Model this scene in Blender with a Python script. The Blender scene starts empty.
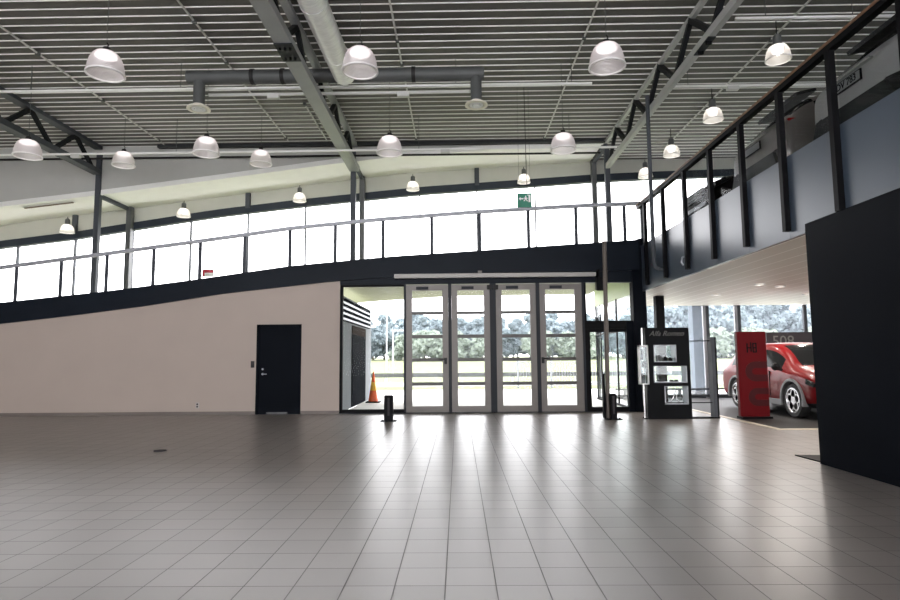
import bpy, bmesh, math, random
from mathutils import Vector, Matrix
random.seed(7)
PI = math.pi
SC = bpy.context.scene
COL = SC.collection

# ------------------------------------------------------------------ helpers
class B:
    """collects simple solids in world coordinates for ONE mesh object"""
    def __init__(s): s.bm = bmesh.new()
    def face(s, pts, mi=0):
        f = s.bm.faces.new([s.bm.verts.new(p) for p in pts]); f.material_index = mi; return f
    def box(s, x0, x1, y0, y1, z0, z1, mi=0):
        v = [s.bm.verts.new((x, y, z)) for z in (z0, z1) for y in (y0, y1) for x in (x0, x1)]
        for q in ((0,2,3,1), (4,5,7,6), (0,1,5,4), (2,6,7,3), (0,4,6,2), (1,3,7,5)):
            s.bm.faces.new([v[i] for i in q]).material_index = mi
        return s
    def prism(s, poly, axis, a, b, mi=0):
        def P(u, v, t):
            return {'x': (t, u, v), 'y': (u, t, v), 'z': (u, v, t)}[axis]
        A = [s.bm.verts.new(P(u, v, a)) for u, v in poly]
        C = [s.bm.verts.new(P(u, v, b)) for u, v in poly]
        n = len(poly)
        for i in range(n):
            s.bm.faces.new([A[i], A[(i+1) % n], C[(i+1) % n], C[i]]).material_index = mi
        s.bm.faces.new(A[::-1]).material_index = mi; s.bm.faces.new(C).material_index = mi
        return s
    def beam(s, p0, p1, w, h, up=(0, 0, 1), mi=0):
        p0, p1 = Vector(p0), Vector(p1); d = (p1 - p0).normalized()
        u = Vector(up); r = d.cross(u)
        if r.length < 1e-4: r = d.cross(Vector((1, 0, 0)))
        r.normalize(); u = r.cross(d)
        v = [s.bm.verts.new(p + r*a*w/2 + u*b*h/2) for p in (p0, p1) for a, b in ((-1,-1), (1,-1), (1,1), (-1,1))]
        for q in ((3,2,1,0), (4,5,6,7), (0,1,5,4), (1,2,6,5), (2,3,7,6), (3,0,4,7)):
            s.bm.faces.new([v[i] for i in q]).material_index = mi
        return s
    def path(s, pts, r, n=10, cap=True, mi=0):
        pts = [Vector(p) for p in pts]; rings = []; ref = None
        for i, p in enumerate(pts):
            d = (pts[min(i+1, len(pts)-1)] - pts[max(i-1, 0)]).normalized()
            if ref is None or abs(ref.dot(d)) > .99:
                ref = Vector((0, 0, 1)) if abs(d.z) < .9 else Vector((1, 0, 0))
            a = d.cross(ref).normalized(); b = d.cross(a); ref = a.cross(d)
            rr = r[i] if isinstance(r, (list, tuple)) else r
            rings.append([s.bm.verts.new(p + (a*math.cos(2*PI*k/n) + b*math.sin(2*PI*k/n))*rr) for k in range(n)])
        for A, C in zip(rings, rings[1:]):
            for k in range(n):
                s.bm.faces.new([A[k], A[(k+1) % n], C[(k+1) % n], C[k]]).material_index = mi
        if cap:
            s.bm.faces.new(rings[0][::-1]).material_index = mi; s.bm.faces.new(rings[-1]).material_index = mi
        return s
    def lathe(s, prof, c, n=28, axis='z', capb=False, capt=False, mi=0):
        rings = []
        for r, t in prof:
            ring = []
            for k in range(n):
                a, b = r*math.cos(2*PI*k/n), r*math.sin(2*PI*k/n)
                ring.append(s.bm.verts.new({'z': (c[0]+a, c[1]+b, c[2]+t), 'y': (c[0]+a, c[1]+t, c[2]+b), 'x': (c[0]+t, c[1]+a, c[2]+b)}[axis]))
            rings.append(ring)
        for A, C in zip(rings, rings[1:]):
            for k in range(n):
                s.bm.faces.new([A[k], A[(k+1) % n], C[(k+1) % n], C[k]]).material_index = mi
        if capb: s.bm.faces.new(rings[0][::-1]).material_index = mi
        if capt: s.bm.faces.new(rings[-1]).material_index = mi
        return s

def finish(me, angle=35):
    bm = bmesh.new(); bm.from_mesh(me)
    bmesh.ops.recalc_face_normals(bm, faces=bm.faces)
    ca = math.radians(angle)
    for f in bm.faces: f.smooth = True
    for e in bm.edges: e.smooth = len(e.link_faces) == 2 and e.calc_face_angle(0) < ca
    bm.to_mesh(me); bm.free()

def obj(name, b, mat, parent=None, recalc=True):
    me = bpy.data.meshes.new(name)
    off = Vector((0, 0, 0))
    if parent is not None:
        off = wloc(parent)
    else:
        vs = [v.co for v in b.bm.verts]
        off = Vector(((min(v.x for v in vs)+max(v.x for v in vs))/2, (min(v.y for v in vs)+max(v.y for v in vs))/2, min(v.z for v in vs)))
    for v in b.bm.verts: v.co -= off
    b.bm.to_mesh(me); b.bm.free()
    if recalc: finish(me)
    for m in (mat if isinstance(mat, (list, tuple)) else [mat]): me.materials.append(m)
    o = bpy.data.objects.new(name, me); COL.objects.link(o)
    if parent is not None: o.parent = parent
    else: o.location = off
    return o

def wloc(o):
    p = Vector((0, 0, 0))
    while o: p += o.location; o = o.parent
    return p

def tag(o, label, cat, group=None, kind=None):
    o['label'] = label; o['category'] = cat
    if group: o['group'] = group
    if kind: o['kind'] = kind
    return o

def thing(name, loc, label, cat, group=None, kind=None):
    o = bpy.data.objects.new(name, None); COL.objects.link(o); o.location = loc
    o.empty_display_size = .2
    return tag(o, label, cat, group, kind)

def single(name, b, mat, label, cat, group=None, kind=None):
    return tag(obj(name, b, mat), label, cat, group, kind)

def struct(name, b, mat, label, cat):
    return single(name, b, mat, label, cat, None, 'structure')

def dup(root, loc, label, rot=None, group=None):
    r = root.copy(); COL.objects.link(r); r.location = loc; r['label'] = label
    if rot is not None: r.rotation_euler = rot
    if group: r['group'] = group
    for ch in list(root.children):
        c = ch.copy(); COL.objects.link(c); c.parent = r
        for g in list(ch.children):
            d = g.copy(); COL.objects.link(d); d.parent = c
    return r

def text_mesh(name, s, size, mat, parent, M, shear=0.0, extrude=.004, align='CENTER', bold=0.0):
    cu = bpy.data.curves.new('tmp_text', 'FONT'); cu.body = s; cu.size = size; cu.extrude = extrude
    cu.shear = shear; cu.align_x = align; cu.align_y = 'CENTER'; cu.offset = bold
    t = bpy.data.objects.new('tmp_text', cu); COL.objects.link(t)
    dg = bpy.context.evaluated_depsgraph_get(); dg.update()
    me = bpy.data.meshes.new_from_object(t.evaluated_get(dg), depsgraph=dg)
    bpy.data.objects.remove(t); bpy.data.curves.remove(cu)
    me.name = name; me.transform(M); me.materials.clear(); me.materials.append(mat)
    off = wloc(parent) if parent else Vector((0, 0, 0))
    me.transform(Matrix.Translation(-off))
    o = bpy.data.objects.new(name, me); COL.objects.link(o)
    if parent: o.parent = parent
    return o

FRONT = Matrix.Rotation(PI/2, 4, 'X')             # text facing -Y
def at(x, y, z): return Matrix.Translation((x, y, z))

def lerp(tab, x):
    if x <= tab[0][0]:
        (a, b), (c, d) = tab[0], tab[1]
    elif x >= tab[-1][0]:
        (a, b), (c, d) = tab[-2], tab[-1]
    else:
        for (a, b), (c, d) in zip(tab, tab[1:]):
            if a <= x <= c: break
    return b + (d-b)*(x-a)/(c-a)

# smooth curve tables (metres; X along the wall, Z up)
RAIL  = [(-16, 3.25), (-11.5, 3.74), (-8.8, 4.07), (-6.48, 4.36), (-4.2, 4.66), (-1.86, 4.87), (.58, 5.03), (3.0, 5.15), (4.66, 5.20)]
FTOP  = [(-16, 2.30), (-11.46, 2.80), (-8.7, 3.07), (-6.57, 3.33), (-4.19, 3.65), (-1.69, 3.86), (.56, 3.99), (2.98, 4.13), (4.67, 4.23)]
FBOT  = [(-16, 1.78), (-11.43, 2.27), (-9.55, 2.47), (-7.68, 2.70), (-5.81, 2.98), (-2.95, 3.27), (-.2, 3.43), (4.4, 3.45), (4.7, 3.45)]
CEIL  = [(-16.5, 5.66), (-15.3, 5.81), (-13.8, 6.04), (-10.87, 6.36), (-7.4, 6.78), (-3.9, 7.22), (-1.7, 7.45), (-.2, 7.54), (2.8, 7.70), (4.5, 7.76)]
HBOT  = [(-16.5, 4.86), (-15.2, 5.07), (-12.7, 5.35), (-8.85, 5.92), (-7.7, 6.08), (-5.05, 6.37), (-1.2, 6.73), (2.6, 6.96), (4.5, 7.08), (6.4, 7.15), (13, 7.3)]
def HTOP(x): return lerp(HBOT, x) + .24
def xs(a, b, n): return [a + (b-a)*i/n for i in range(n+1)]
def band(xa, xb, lo, hi, n=40):
    X = xs(xa, xb, n)
    return [(x, lo(x)) for x in X] + [(x, hi(x)) for x in reversed(X)]
L = lambda t: (lambda x: lerp(t, x))

# ------------------------------------------------------------------ materials
def nodes(name):
    m = bpy.data.materials.new(name); m.use_nodes = True
    nt = m.node_tree; bs = nt.nodes['Principled BSDF']; return m, nt, bs

def mat(name, col, rough=.5, metal=0.0, var=.06, scale=3.0, emit=None, es=0, bump=0.0, coat=0.0, stretch=None, spec=None):
    m, nt, bs = nodes(name)
    tc = nt.nodes.new('ShaderNodeTexCoord'); no = nt.nodes.new('ShaderNodeTexNoise')
    no.inputs['Scale'].default_value = scale; no.inputs['Detail'].default_value = 4
    if stretch:
        mp = nt.nodes.new('ShaderNodeMapping'); mp.inputs['Scale'].default_value = stretch
        nt.links.new(tc.outputs['Object'], mp.inputs[0]); nt.links.new(mp.outputs[0], no.inputs['Vector'])
    else:
        nt.links.new(tc.outputs['Object'], no.inputs['Vector'])
    cr = nt.nodes.new('ShaderNodeValToRGB')
    cr.color_ramp.elements[0].position = .3; cr.color_ramp.elements[1].position = .7
    cr.color_ramp.elements[0].color = [max(0, c*(1-var)) for c in col] + [1]
    cr.color_ramp.elements[1].color = [min(1, c*(1+var)) for c in col] + [1]
    nt.links.new(no.outputs['Fac'], cr.inputs[0]); nt.links.new(cr.outputs[0], bs.inputs['Base Color'])
    bs.inputs['Roughness'].default_value = rough; bs.inputs['Metallic'].default_value = metal
    if spec is not None: bs.inputs['Specular IOR Level'].default_value = spec
    if coat: bs.inputs['Coat Weight'].default_value = coat; bs.inputs['Coat Roughness'].default_value = .05
    if emit: bs.inputs['Emission Color'].default_value = (*emit, 1); bs.inputs['Emission Strength'].default_value = es
    if bump:
        bp = nt.nodes.new('ShaderNodeBump'); bp.inputs['Strength'].default_value = bump; bp.inputs['Distance'].default_value = .02
        nt.links.new(no.outputs['Fac'], bp.inputs['Height']); nt.links.new(bp.outputs[0], bs.inputs['Normal'])
    return m

def leaf_mat(name, col):
    m, nt, bs = nodes(name); out = nt.nodes['Material Output']
    no = nt.nodes.new('ShaderNodeTexNoise'); no.inputs['Scale'].default_value = .5
    tc = nt.nodes.new('ShaderNodeTexCoord'); nt.links.new(tc.outputs['Object'], no.inputs['Vector'])
    cr = nt.nodes.new('ShaderNodeValToRGB'); cr.color_ramp.elements[0].position = .35; cr.color_ramp.elements[1].position = .65
    cr.color_ramp.elements[0].color = [c*.9 for c in col]+[1]; cr.color_ramp.elements[1].color = [c*1.1 for c in col]+[1]
    nt.links.new(no.outputs['Fac'], cr.inputs[0])
    d = nt.nodes.new('ShaderNodeBsdfDiffuse'); t = nt.nodes.new('ShaderNodeBsdfTranslucent'); mx = nt.nodes.new('ShaderNodeMixShader')
    mx.inputs[0].default_value = .5
    for n in (d, t): nt.links.new(cr.outputs[0], n.inputs[0])
    nt.links.new(d.outputs[0], mx.inputs[1]); nt.links.new(t.outputs[0], mx.inputs[2]); nt.links.new(mx.outputs[0], out.inputs[0])
    return m

def glass_mat(name, tint=(.97, .985, .98), refl=.0, grazing=.09, haze=0.0):
    m = bpy.data.materials.new(name); m.use_nodes = True; nt = m.node_tree
    for n in list(nt.nodes): nt.nodes.remove(n)
    out = nt.nodes.new('ShaderNodeOutputMaterial'); tr = nt.nodes.new('ShaderNodeBsdfTransparent'); gl = nt.nodes.new('ShaderNodeBsdfGlossy')
    mx = nt.nodes.new('ShaderNodeMixShader'); lw = nt.nodes.new('ShaderNodeLayerWeight'); mul = nt.nodes.new('ShaderNodeMath')
    lw.inputs['Blend'].default_value = .25
    mul.operation = 'MULTIPLY_ADD'; mul.inputs[1].default_value = grazing; mul.inputs[2].default_value = refl*.4
    tr.inputs[0].default_value = (*tint, 1); gl.inputs['Roughness'].default_value = .01; gl.inputs[0].default_value = (1, 1, 1, 1)
    no = nt.nodes.new('ShaderNodeTexNoise'); no.inputs['Scale'].default_value = .7
    bp = nt.nodes.new('ShaderNodeBump'); bp.inputs['Strength'].default_value = .01
    nt.links.new(no.outputs['Fac'], bp.inputs['Height']); nt.links.new(bp.outputs[0], gl.inputs['Normal'])
    nt.links.new(lw.outputs['Fresnel'], mul.inputs[0]); nt.links.new(mul.outputs[0], mx.inputs[0])
    nt.links.new(tr.outputs[0], mx.inputs[1]); nt.links.new(gl.outputs[0], mx.inputs[2])
    if haze:                                      # bluish outdoor haze mixed into the pane
        tl = nt.nodes.new('ShaderNodeBsdfTranslucent'); tl.inputs[0].default_value = (.80, .87, 1, 1); m2 = nt.nodes.new('ShaderNodeMixShader'); m2.inputs[0].default_value = haze
        nt.links.new(mx.outputs[0], m2.inputs[1]); nt.links.new(tl.outputs[0], m2.inputs[2]); nt.links.new(m2.outputs[0], out.inputs[0])
    else: nt.links.new(mx.outputs[0], out.inputs[0])
    return m

def tile_mat():
    m, nt, bs = nodes('floor_tiles')
    tc = nt.nodes.new('ShaderNodeTexCoord'); geo = nt.nodes.new('ShaderNodeNewGeometry')
    mp = nt.nodes.new('ShaderNodeMapping'); mp.vector_type = 'POINT'
    T = .303
    mp.inputs['Location'].default_value = (-.212/T + 200, -3.73/T + 200, 0)
    mp.inputs['Scale'].default_value = (1/T, 1/T, 1)
    br = nt.nodes.new('ShaderNodeTexBrick'); br.offset = 0; br.squash = 1
    for k, v in (('Scale', 1), ('Mortar Size', .0125), ('Mortar Smooth', .15), ('Brick Width', 1), ('Row Height', 1), ('Bias', 0)): br.inputs[k].default_value = v
    br.inputs['Color1'].default_value = (.262, .236, .222, 1); br.inputs['Color2'].default_value = (.305, .277, .262, 1)
    br.inputs['Mortar'].default_value = (.125, .115, .11, 1)
    nt.links.new(geo.outputs['Position'], mp.inputs[0]); nt.links.new(mp.outputs[0], br.inputs['Vector'])
    no = nt.nodes.new('ShaderNodeTexNoise'); no.inputs['Scale'].default_value = 1.3; no.inputs['Detail'].default_value = 5
    nt.links.new(geo.outputs['Position'], no.inputs['Vector'])
    mix = nt.nodes.new('ShaderNodeMix'); mix.data_type = 'RGBA'; mix.blend_type = 'MULTIPLY'; mix.inputs['Factor'].default_value = .35
    rmp = nt.nodes.new('ShaderNodeValToRGB'); rmp.color_ramp.elements[0].color = (.75, .74, .73, 1); rmp.color_ramp.elements[1].color = (1.1, 1.1, 1.1, 1)
    nt.links.new(no.outputs['Fac'], rmp.inputs[0]); nt.links.new(br.outputs['Color'], mix.inputs[6]); nt.links.new(rmp.outputs[0], mix.inputs[7])
    nt.links.new(mix.outputs[2], bs.inputs['Base Color'])
    mr = nt.nodes.new('ShaderNodeMapRange'); mr.inputs['To Min'].default_value = .31; mr.inputs['To Max'].default_value = .34
    nt.links.new(no.outputs['Fac'], mr.inputs['Value'])
    ad = nt.nodes.new('ShaderNodeMath'); ad.operation = 'MULTIPLY_ADD'; ad.inputs[1].default_value = .35
    nt.links.new(br.outputs['Fac'], ad.inputs[0]); nt.links.new(mr.outputs[0], ad.inputs[2]); nt.links.new(ad.outputs[0], bs.inputs['Roughness'])
    bp = nt.nodes.new('ShaderNodeBump'); bp.inputs['Strength'].default_value = .25; bp.inputs['Distance'].default_value = .003; bp.invert = True
    nt.links.new(br.outputs['Fac'], bp.inputs['Height']); nt.links.new(bp.outputs[0], bs.inputs['Normal'])
    bs.inputs['Specular IOR Level'].default_value = .9; bs.inputs['IOR'].default_value = 1.65
    return m

def stripe_mat(name, c0, c1, axis, pitch, frac, rough=.5, wob=.0):
    """boards with thin joints along one axis"""
    m, nt, bs = nodes(name)
    geo = nt.nodes.new('ShaderNodeNewGeometry'); sp = nt.nodes.new('ShaderNodeSeparateXYZ'); nt.links.new(geo.outputs['Position'], sp.inputs[0])
    d = nt.nodes.new('ShaderNodeMath'); d.operation = 'DIVIDE'; d.inputs[1].default_value = pitch; nt.links.new(sp.outputs[axis], d.inputs[0])
    fr = nt.nodes.new('ShaderNodeMath'); fr.operation = 'FRACT'; nt.links.new(d.outputs[0], fr.inputs[0])
    lt = nt.nodes.new('ShaderNodeMath'); lt.operation = 'LESS_THAN'; lt.inputs[1].default_value = frac; nt.links.new(fr.outputs[0], lt.inputs[0])
    mix = nt.nodes.new('ShaderNodeMix'); mix.data_type = 'RGBA'; mix.inputs[6].default_value = (*c0, 1); mix.inputs[7].default_value = (*c1, 1)
    nt.links.new(lt.outputs[0], mix.inputs[0]); nt.links.new(mix.outputs[2], bs.inputs['Base Color'])
    bs.inputs['Roughness'].default_value = rough
    return m

def shade_mat(name, col, transl=.5):
    """ribbed clear acrylic of the pendant lamps"""
    m = bpy.data.materials.new(name); m.use_nodes = True; nt = m.node_tree
    for n in list(nt.nodes): nt.nodes.remove(n)
    out = nt.nodes.new('ShaderNodeOutputMaterial'); tr = nt.nodes.new('ShaderNodeBsdfTransparent'); tl = nt.nodes.new('ShaderNodeBsdfTranslucent')
    df = nt.nodes.new('ShaderNodeBsdfDiffuse'); gl = nt.nodes.new('ShaderNodeBsdfGlossy'); gl.inputs['Roughness'].default_value = .15
    for n in (tl, df): n.inputs[0].default_value = (*col, 1)
    tr.inputs[0].default_value = (.95, .93, .94, 1)
    tc = nt.nodes.new('ShaderNodeTexCoord'); wv = nt.nodes.new('ShaderNodeTexWave'); wv.wave_type = 'BANDS'; wv.bands_direction = 'Z'
    wv.inputs['Scale'].default_value = 14; nt.links.new(tc.outputs['Object'], wv.inputs['Vector'])
    bp = nt.nodes.new('ShaderNodeBump'); bp.inputs['Strength'].default_value = .6; bp.inputs['Distance'].default_value = .01
    nt.links.new(wv.outputs['Fac'], bp.inputs['Height'])
    for n in (tl, df, gl): nt.links.new(bp.outputs[0], n.inputs['Normal'])
    a = nt.nodes.new('ShaderNodeMixShader'); a.inputs[0].default_value = .5; nt.links.new(tl.outputs[0], a.inputs[1]); nt.links.new(df.outputs[0], a.inputs[2])
    b = nt.nodes.new('ShaderNodeMixShader'); b.inputs[0].default_value = .12; nt.links.new(a.outputs[0], b.inputs[1]); nt.links.new(gl.outputs[0], b.inputs[2])
    c = nt.nodes.new('ShaderNodeMixShader'); c.inputs[0].default_value = transl; nt.links.new(tr.outputs[0], c.inputs[1]); nt.links.new(b.outputs[0], c.inputs[2])
    nt.links.new(c.outputs[0], out.inputs[0]); return m

M = dict(
 tiles=tile_mat(),
 wall=mat('warm_grey_wall_paint', (.43, .36, .315), .65, var=.02, scale=1.2),
 outdark=mat('dark_outdoor_panel', (.016, .018, .022), .7, var=.08, spec=0),
 outbrown=mat('grey_brown_outdoor_panel', (.05, .042, .038), .7, spec=0),
 outer=mat('pale_outer_plaster', (.24, .255, .27), .7, var=.03, spec=0),
 white_wall=mat('off_white_paint', (.60, .60, .575), .6, var=.02),
 cream=mat('cream_plaster', (.56, .56, .50), .6, var=.02),
 bulk=mat('grey_bulkhead_paint', (.50, .50, .475), .6, var=.02),
 cornice=mat('white_curved_ceiling', (.90, .90, .875), .6, var=.02),
 deck_lit=mat('deck_lit_faces', (.84, .83, .80), .5, var=.04),
 deck_shade=mat('deck_shaded_troughs', (.115, .109, .101), .6, var=.06, scale=9),
 black=mat('black_lacquer', (.008, .0085, .010), .4, var=.1, spec=.04),
 navy=mat('near_black_panel', (.006, .0075, .011), .5, var=.15, scale=.6, spec=.02),
 blacksteel=mat('black_steel', (.008, .008, .009), .45, var=.1, spec=.04),
 fascia=mat('dark_blue_steel_fascia', (.011, .0145, .021), .35, var=.12, scale=.8, spec=.06),
 header=mat('blue_grey_header_steel', (.030, .038, .052), .45, var=.06, spec=.2),
 dsteel=mat('dark_grey_steel', (.070, .077, .090), .5, var=.06, spec=.2),
 steel=mat('painted_grey_steel', (.10, .105, .11), .4, var=.05),
 truss=mat('charcoal_truss_steel', (.045, .047, .050), .45, var=.08, spec=.12),
 platem=mat('dull_plate', (.26, .26, .26), .5, spec=.1),
 web=mat('near_black_web_steel', (.020, .021, .023), .5, spec=.1),
 chord2=mat('pale_grey_chord_paint', (.46, .47, .47), .4, var=.05),
 chord=mat('grey_chord_paint', (.30, .31, .32), .4, var=.05),
 galv=mat('galvanised_duct', (.86, .86, .86), .35, metal=.2, var=.10, scale=5, stretch=(1, 6, 1)),
 gduct=mat('dull_zinc_duct', (.095, .10, .10), .55, metal=.1, var=.08),
 track=mat('white_track_paint', (.86, .86, .84), .4, var=.03),
 pipe=mat('light_grey_conduit', (.60, .60, .58), .4, var=.04),
 railm=mat('silver_handrail', (.36, .37, .41), .35, metal=.2, var=.04),
 post=mat('railing_post_grey', (.060, .066, .080), .4, var=.08, spec=.12),
 wood=mat('brown_wood_cap', (.17, .085, .04), .5, var=.2, scale=8, stretch=(8, .6, 8)),
 panel=mat('blue_grey_fascia_panel', (.066, .088, .120), .30, var=.03, scale=.7, spec=.4),
 alu=mat('champagne_aluminium', (.15, .135, .124), .42, metal=.15, var=.03),
 alubar=mat('shaded_bar_aluminium', (.075, .07, .066), .45, var=.04),
 alud=mat('dark_aluminium', (.022, .024, .030), .45, var=.05, spec=.15),
 beige=mat('grey_beige_header', (.42, .40, .38), .45, var=.03),
 soffit=mat('outdoor_soffit_board', (.19, .20, .105), .6, var=.03, stretch=(1, 9, 1)),  # yellow-green tint stands in for light bounced off the grass
 paving=mat('pale_concrete_paving', (.62, .61, .58), .8, var=.05, scale=.8),
 lawn=mat('meadow_grass', (.105, .125, .048), .9, var=.25, scale=.35, bump=.3),
 road=mat('asphalt', (.20, .20, .20), .85, var=.08),
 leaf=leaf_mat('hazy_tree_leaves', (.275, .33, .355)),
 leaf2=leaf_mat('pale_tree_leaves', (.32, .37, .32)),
 bark=mat('tree_bark', (.09, .075, .06), .9, var=.3),
 glass=glass_mat('clear_glazing'),
 haze_glass=glass_mat('hazy_door_glass', haze=.03),
 dglass=glass_mat('balustrade_glass', (.92, .93, .94), .0, .02),
 case=glass_mat('display_case_glass', (.90, .95, .95), .08),
 shade=shade_mat('ribbed_acrylic_shade', (.95, .90, .91), .72),
 shade2=shade_mat('frosted_small_shade', (.96, .93, .90), .8),
 rim=mat('white_shade_rim', (.85, .83, .83), .3, var=.02),
 bulb=mat('lit_lamp_bulb', (.9, .9, .9), .4, emit=(1, .93, .92), es=1.3),
 bulb2=mat('lit_small_bulb', (.9, .9, .9), .4, emit=(1, .94, .86), es=4.0),
 dl=mat('recessed_light', (.9, .9, .9), .4, emit=(1, .93, .82), es=1.2),
 dark=mat('dark_fitting', (.03, .03, .03), .5, spec=.12),
 green=mat('exit_sign_green', (.012, .19, .115), .4, var=.03),
 white=mat('white_plastic', (.80, .80, .80), .4, var=.02),
 red=mat('totem_red', (.115, .004, .007), .4, var=.05, spec=.1),
 dred=mat('dark_red_print', (.05, .003, .005), .4, var=.05, spec=.2),
 carred=mat('red_car_paint', (.17, .003, .005), .35, var=.03, coat=.12, spec=.12),
 carwhite=mat('white_car_paint', (.31, .31, .30), .35, var=.02, coat=.25, spec=.2),
 cargold=mat('grey_beige_car_paint', (.17, .155, .138), .35, metal=.2, var=.03, coat=.4, spec=.2),
 carblack=mat('black_brown_car_paint', (.018, .015, .015), .4, var=.05, spec=.03),
 carglass=mat('tinted_car_glass', (.012, .013, .014), .12, var=.05, spec=.05),
 plastic=mat('grey_wheelarch_plastic', (.15, .15, .155), .5, var=.04),
 bplastic=mat('black_car_plastic', (.012, .012, .013), .5, var=.1, spec=.1),
 tyre=mat('tyre_rubber', (.018, .018, .018), .75, var=.1),
 rimm=mat('alloy_wheel', (.62, .62, .64), .25, metal=.7, var=.03),
 chrome=mat('chrome', (.72, .72, .73), .15, metal=1.0, var=.02),
 lampred=mat('tail_lamp_red', (.28, .01, .012), .15, var=.05),
 script=mat('dull_silver_script', (.16, .155, .15), .5, spec=.1),
 carpet=mat('dark_showroom_carpet', (.040, .038, .038), .55, var=.15, scale=30, spec=.12),
 border=mat('pale_wood_border', (.62, .55, .45), .45, var=.08, scale=6),
 cone=mat('cone_orange', (.85, .13, .03), .5, var=.04),
 coney=mat('cone_yellow_band', (.90, .48, .05), .5, var=.04),
 polem=mat('brown_grey_pole', (.12, .10, .085), .5, metal=.1, var=.05),
 signred=mat('notice_red', (.45, .03, .06), .5),
 darkbox=mat('dark_grey_case', (.045, .040, .045), .4, var=.1, spec=.12),
 clad=mat('cladding_grass_reflection', (.46, .55, .30), .5, var=.04),  # green grass reflection put into the cladding colour
 ceil2=stripe_mat('suspended_ceiling_boards', (.72, .69, .62), (.95, .93, .88), 0, .42, .08, .5),
)

# ------------------------------------------------------------------ setting: floors, walls, ramp, roof
YB = 14.8                                         # plane of the entrance and of the curved wall
struct('floor', B().box(-16, 4.5, -10, 14.86, -.15, 0).box(4.5, 13, -10, 19.36, -.15, 0), M['tiles'], 'square grey ceramic floor tiles of the empty hall', 'floor')
b = B(); b.box(5.86, 12.9, 11.2, 19.2, 0, .006)
struct('floor_carpet', b, M['carpet'], 'dark carpet area under the red car', 'carpet')
b = B(); b.box(5.74, 5.86, 11.08, 19.2, 0, .012); b.box(5.86, 12.9, 11.08, 11.2, 0, .012)
struct('trim_1', b, M['border'], 'pale wooden border strip around the dark showroom carpet', 'trim')

poly = [(-16, 0), (-4.985, 0), (-4.985, 2.2), (-3.875, 2.2), (-3.875, 0), (-2.93, 0)] + [(x, lerp(FBOT, x)) for x in reversed(xs(-16, -2.93, 26))]
struct('wall_back', B().prism(poly, 'y', YB, YB+.18), M['wall'], 'warm grey wall with a curved top below the ramp', 'wall')
b = B(); b.box(-16, -4.99, YB-.015, YB, 0, .08); b.box(-3.87, -2.93, YB-.015, YB, 0, .08)
struct('baseboard_back', b, mat('brown_grey_skirting', (.16, .135, .12), .5), 'low brown grey skirting along the curved wall', 'baseboard')
struct('wall_left', B().box(-16.2, -16, -10, 19.7, 0, 8), M['wall'], 'plain side wall of the hall', 'wall')
struct('wall_right', B().box(4.485, 4.62, 2.0, 7.68, 0, 3.03), M['navy'], 'tall near-black partition under the upper floor', 'wall')
struct('wall_showroom', B().box(13, 13.2, -10, 19.7, 0, 8), M['white_wall'], 'far side wall of the showroom', 'wall')
b = B(); b.box(-16, 13, -10.2, -10, 0, .2); b.box(-16, 13, -10.2, -10, 7.5, 8); b.box(-16, -15.6, -10.2, -10, .2, 7.5); b.box(4.5, 13, -10.2, -10, 2.9, 4.1)
struct('wall_rear', b, M['wall'], 'wall behind the viewer with a tall glazed opening', 'wall')
w = thing('window_rear', (-5.3, -10.1, .5), 'tall window in the wall behind the viewer', 'window', None, 'structure')
b = B()
for x in xs(-15.6, 13, 12): b.box(x-.05, x+.05, -10.16, -10.04, .2, 7.5)
b.box(-15.6, 13, -10.16, -10.04, 3.0, 3.1)
obj('frame', b, M['dsteel'], w); obj('pane', B().box(-15.55, 12.95, -10.105, -10.095, .2, 7.5), M['glass'], w)

# curved ramp with its dark steel edge
struct('ramp', B().prism(band(-16, 4.45, L(FBOT), lambda x: lerp(FTOP, x)-.08), 'y', YB+.19, 20.4), M['soffit'], 'curved ramp deck rising to the upper floor', 'ramp')
struct('trim_2', B().prism(band(-16, 4.48, L(FBOT), L(FTOP)), 'y', YB-.07, YB+.18), M['fascia'], 'curved dark blue steel edge of the ramp', 'trim')
b = B(); b.box(-2.93, 4.42, YB, YB+.16, 3.17, 3.5)
struct('trim_3', b, M['fascia'], 'dark lintel above the glass entrance', 'trim')
b = B(); b.box(4.30, 4.62, YB-.07, YB+.2, 0, 3.47); b.box(4.13, 4.31, YB-.02, YB+.14, 0, 2.2); b.box(4.48, 4.62, YB-.07, YB+.2, 3.47, 4.25)
struct('wall_pier', b, M['navy'], 'black wall pier right of the glass entrance', 'wall')
# outdoor side of the recess
poly = [(14.98, 0), (20.2, 0), (20.2, 2.95), (14.98, 2.95)]
struct('wall_recess', B().prism(poly, 'x', -3.1, -2.94), M['outer'], 'pale outer wall beside the entrance recess, seen through glass', 'wall')
dk = thing('door_2', (-2.93, 17.6, 0), 'dark panelled door in the outer wall behind the traffic cone', 'door', None, 'structure')
obj('leaf', B().box(-2.94, -2.90, 16.5, 18.8, .03, 2.0), M['outdark'], dk); obj('top_panel', B().box(-2.94, -2.90, 16.5, 18.8, 2.0, 2.25), M['outbrown'], dk)
lv = thing('louvre_grille', (-2.93, 17.5, 2.32), 'white slatted grille on the outer wall above the dark door', 'grille')
b = B(); b.box(-2.938, -2.928, 15.0, 19.9, 2.30, 2.9); obj('backing', b, M['outdark'], lv)
b = B()
for i in range(4): b.beam((-2.915, 15.0, 2.36+i*.14), (-2.915, 19.9, 2.36+i*.14), .02, .05)
obj('slats', b, M['railm'], lv)

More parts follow.
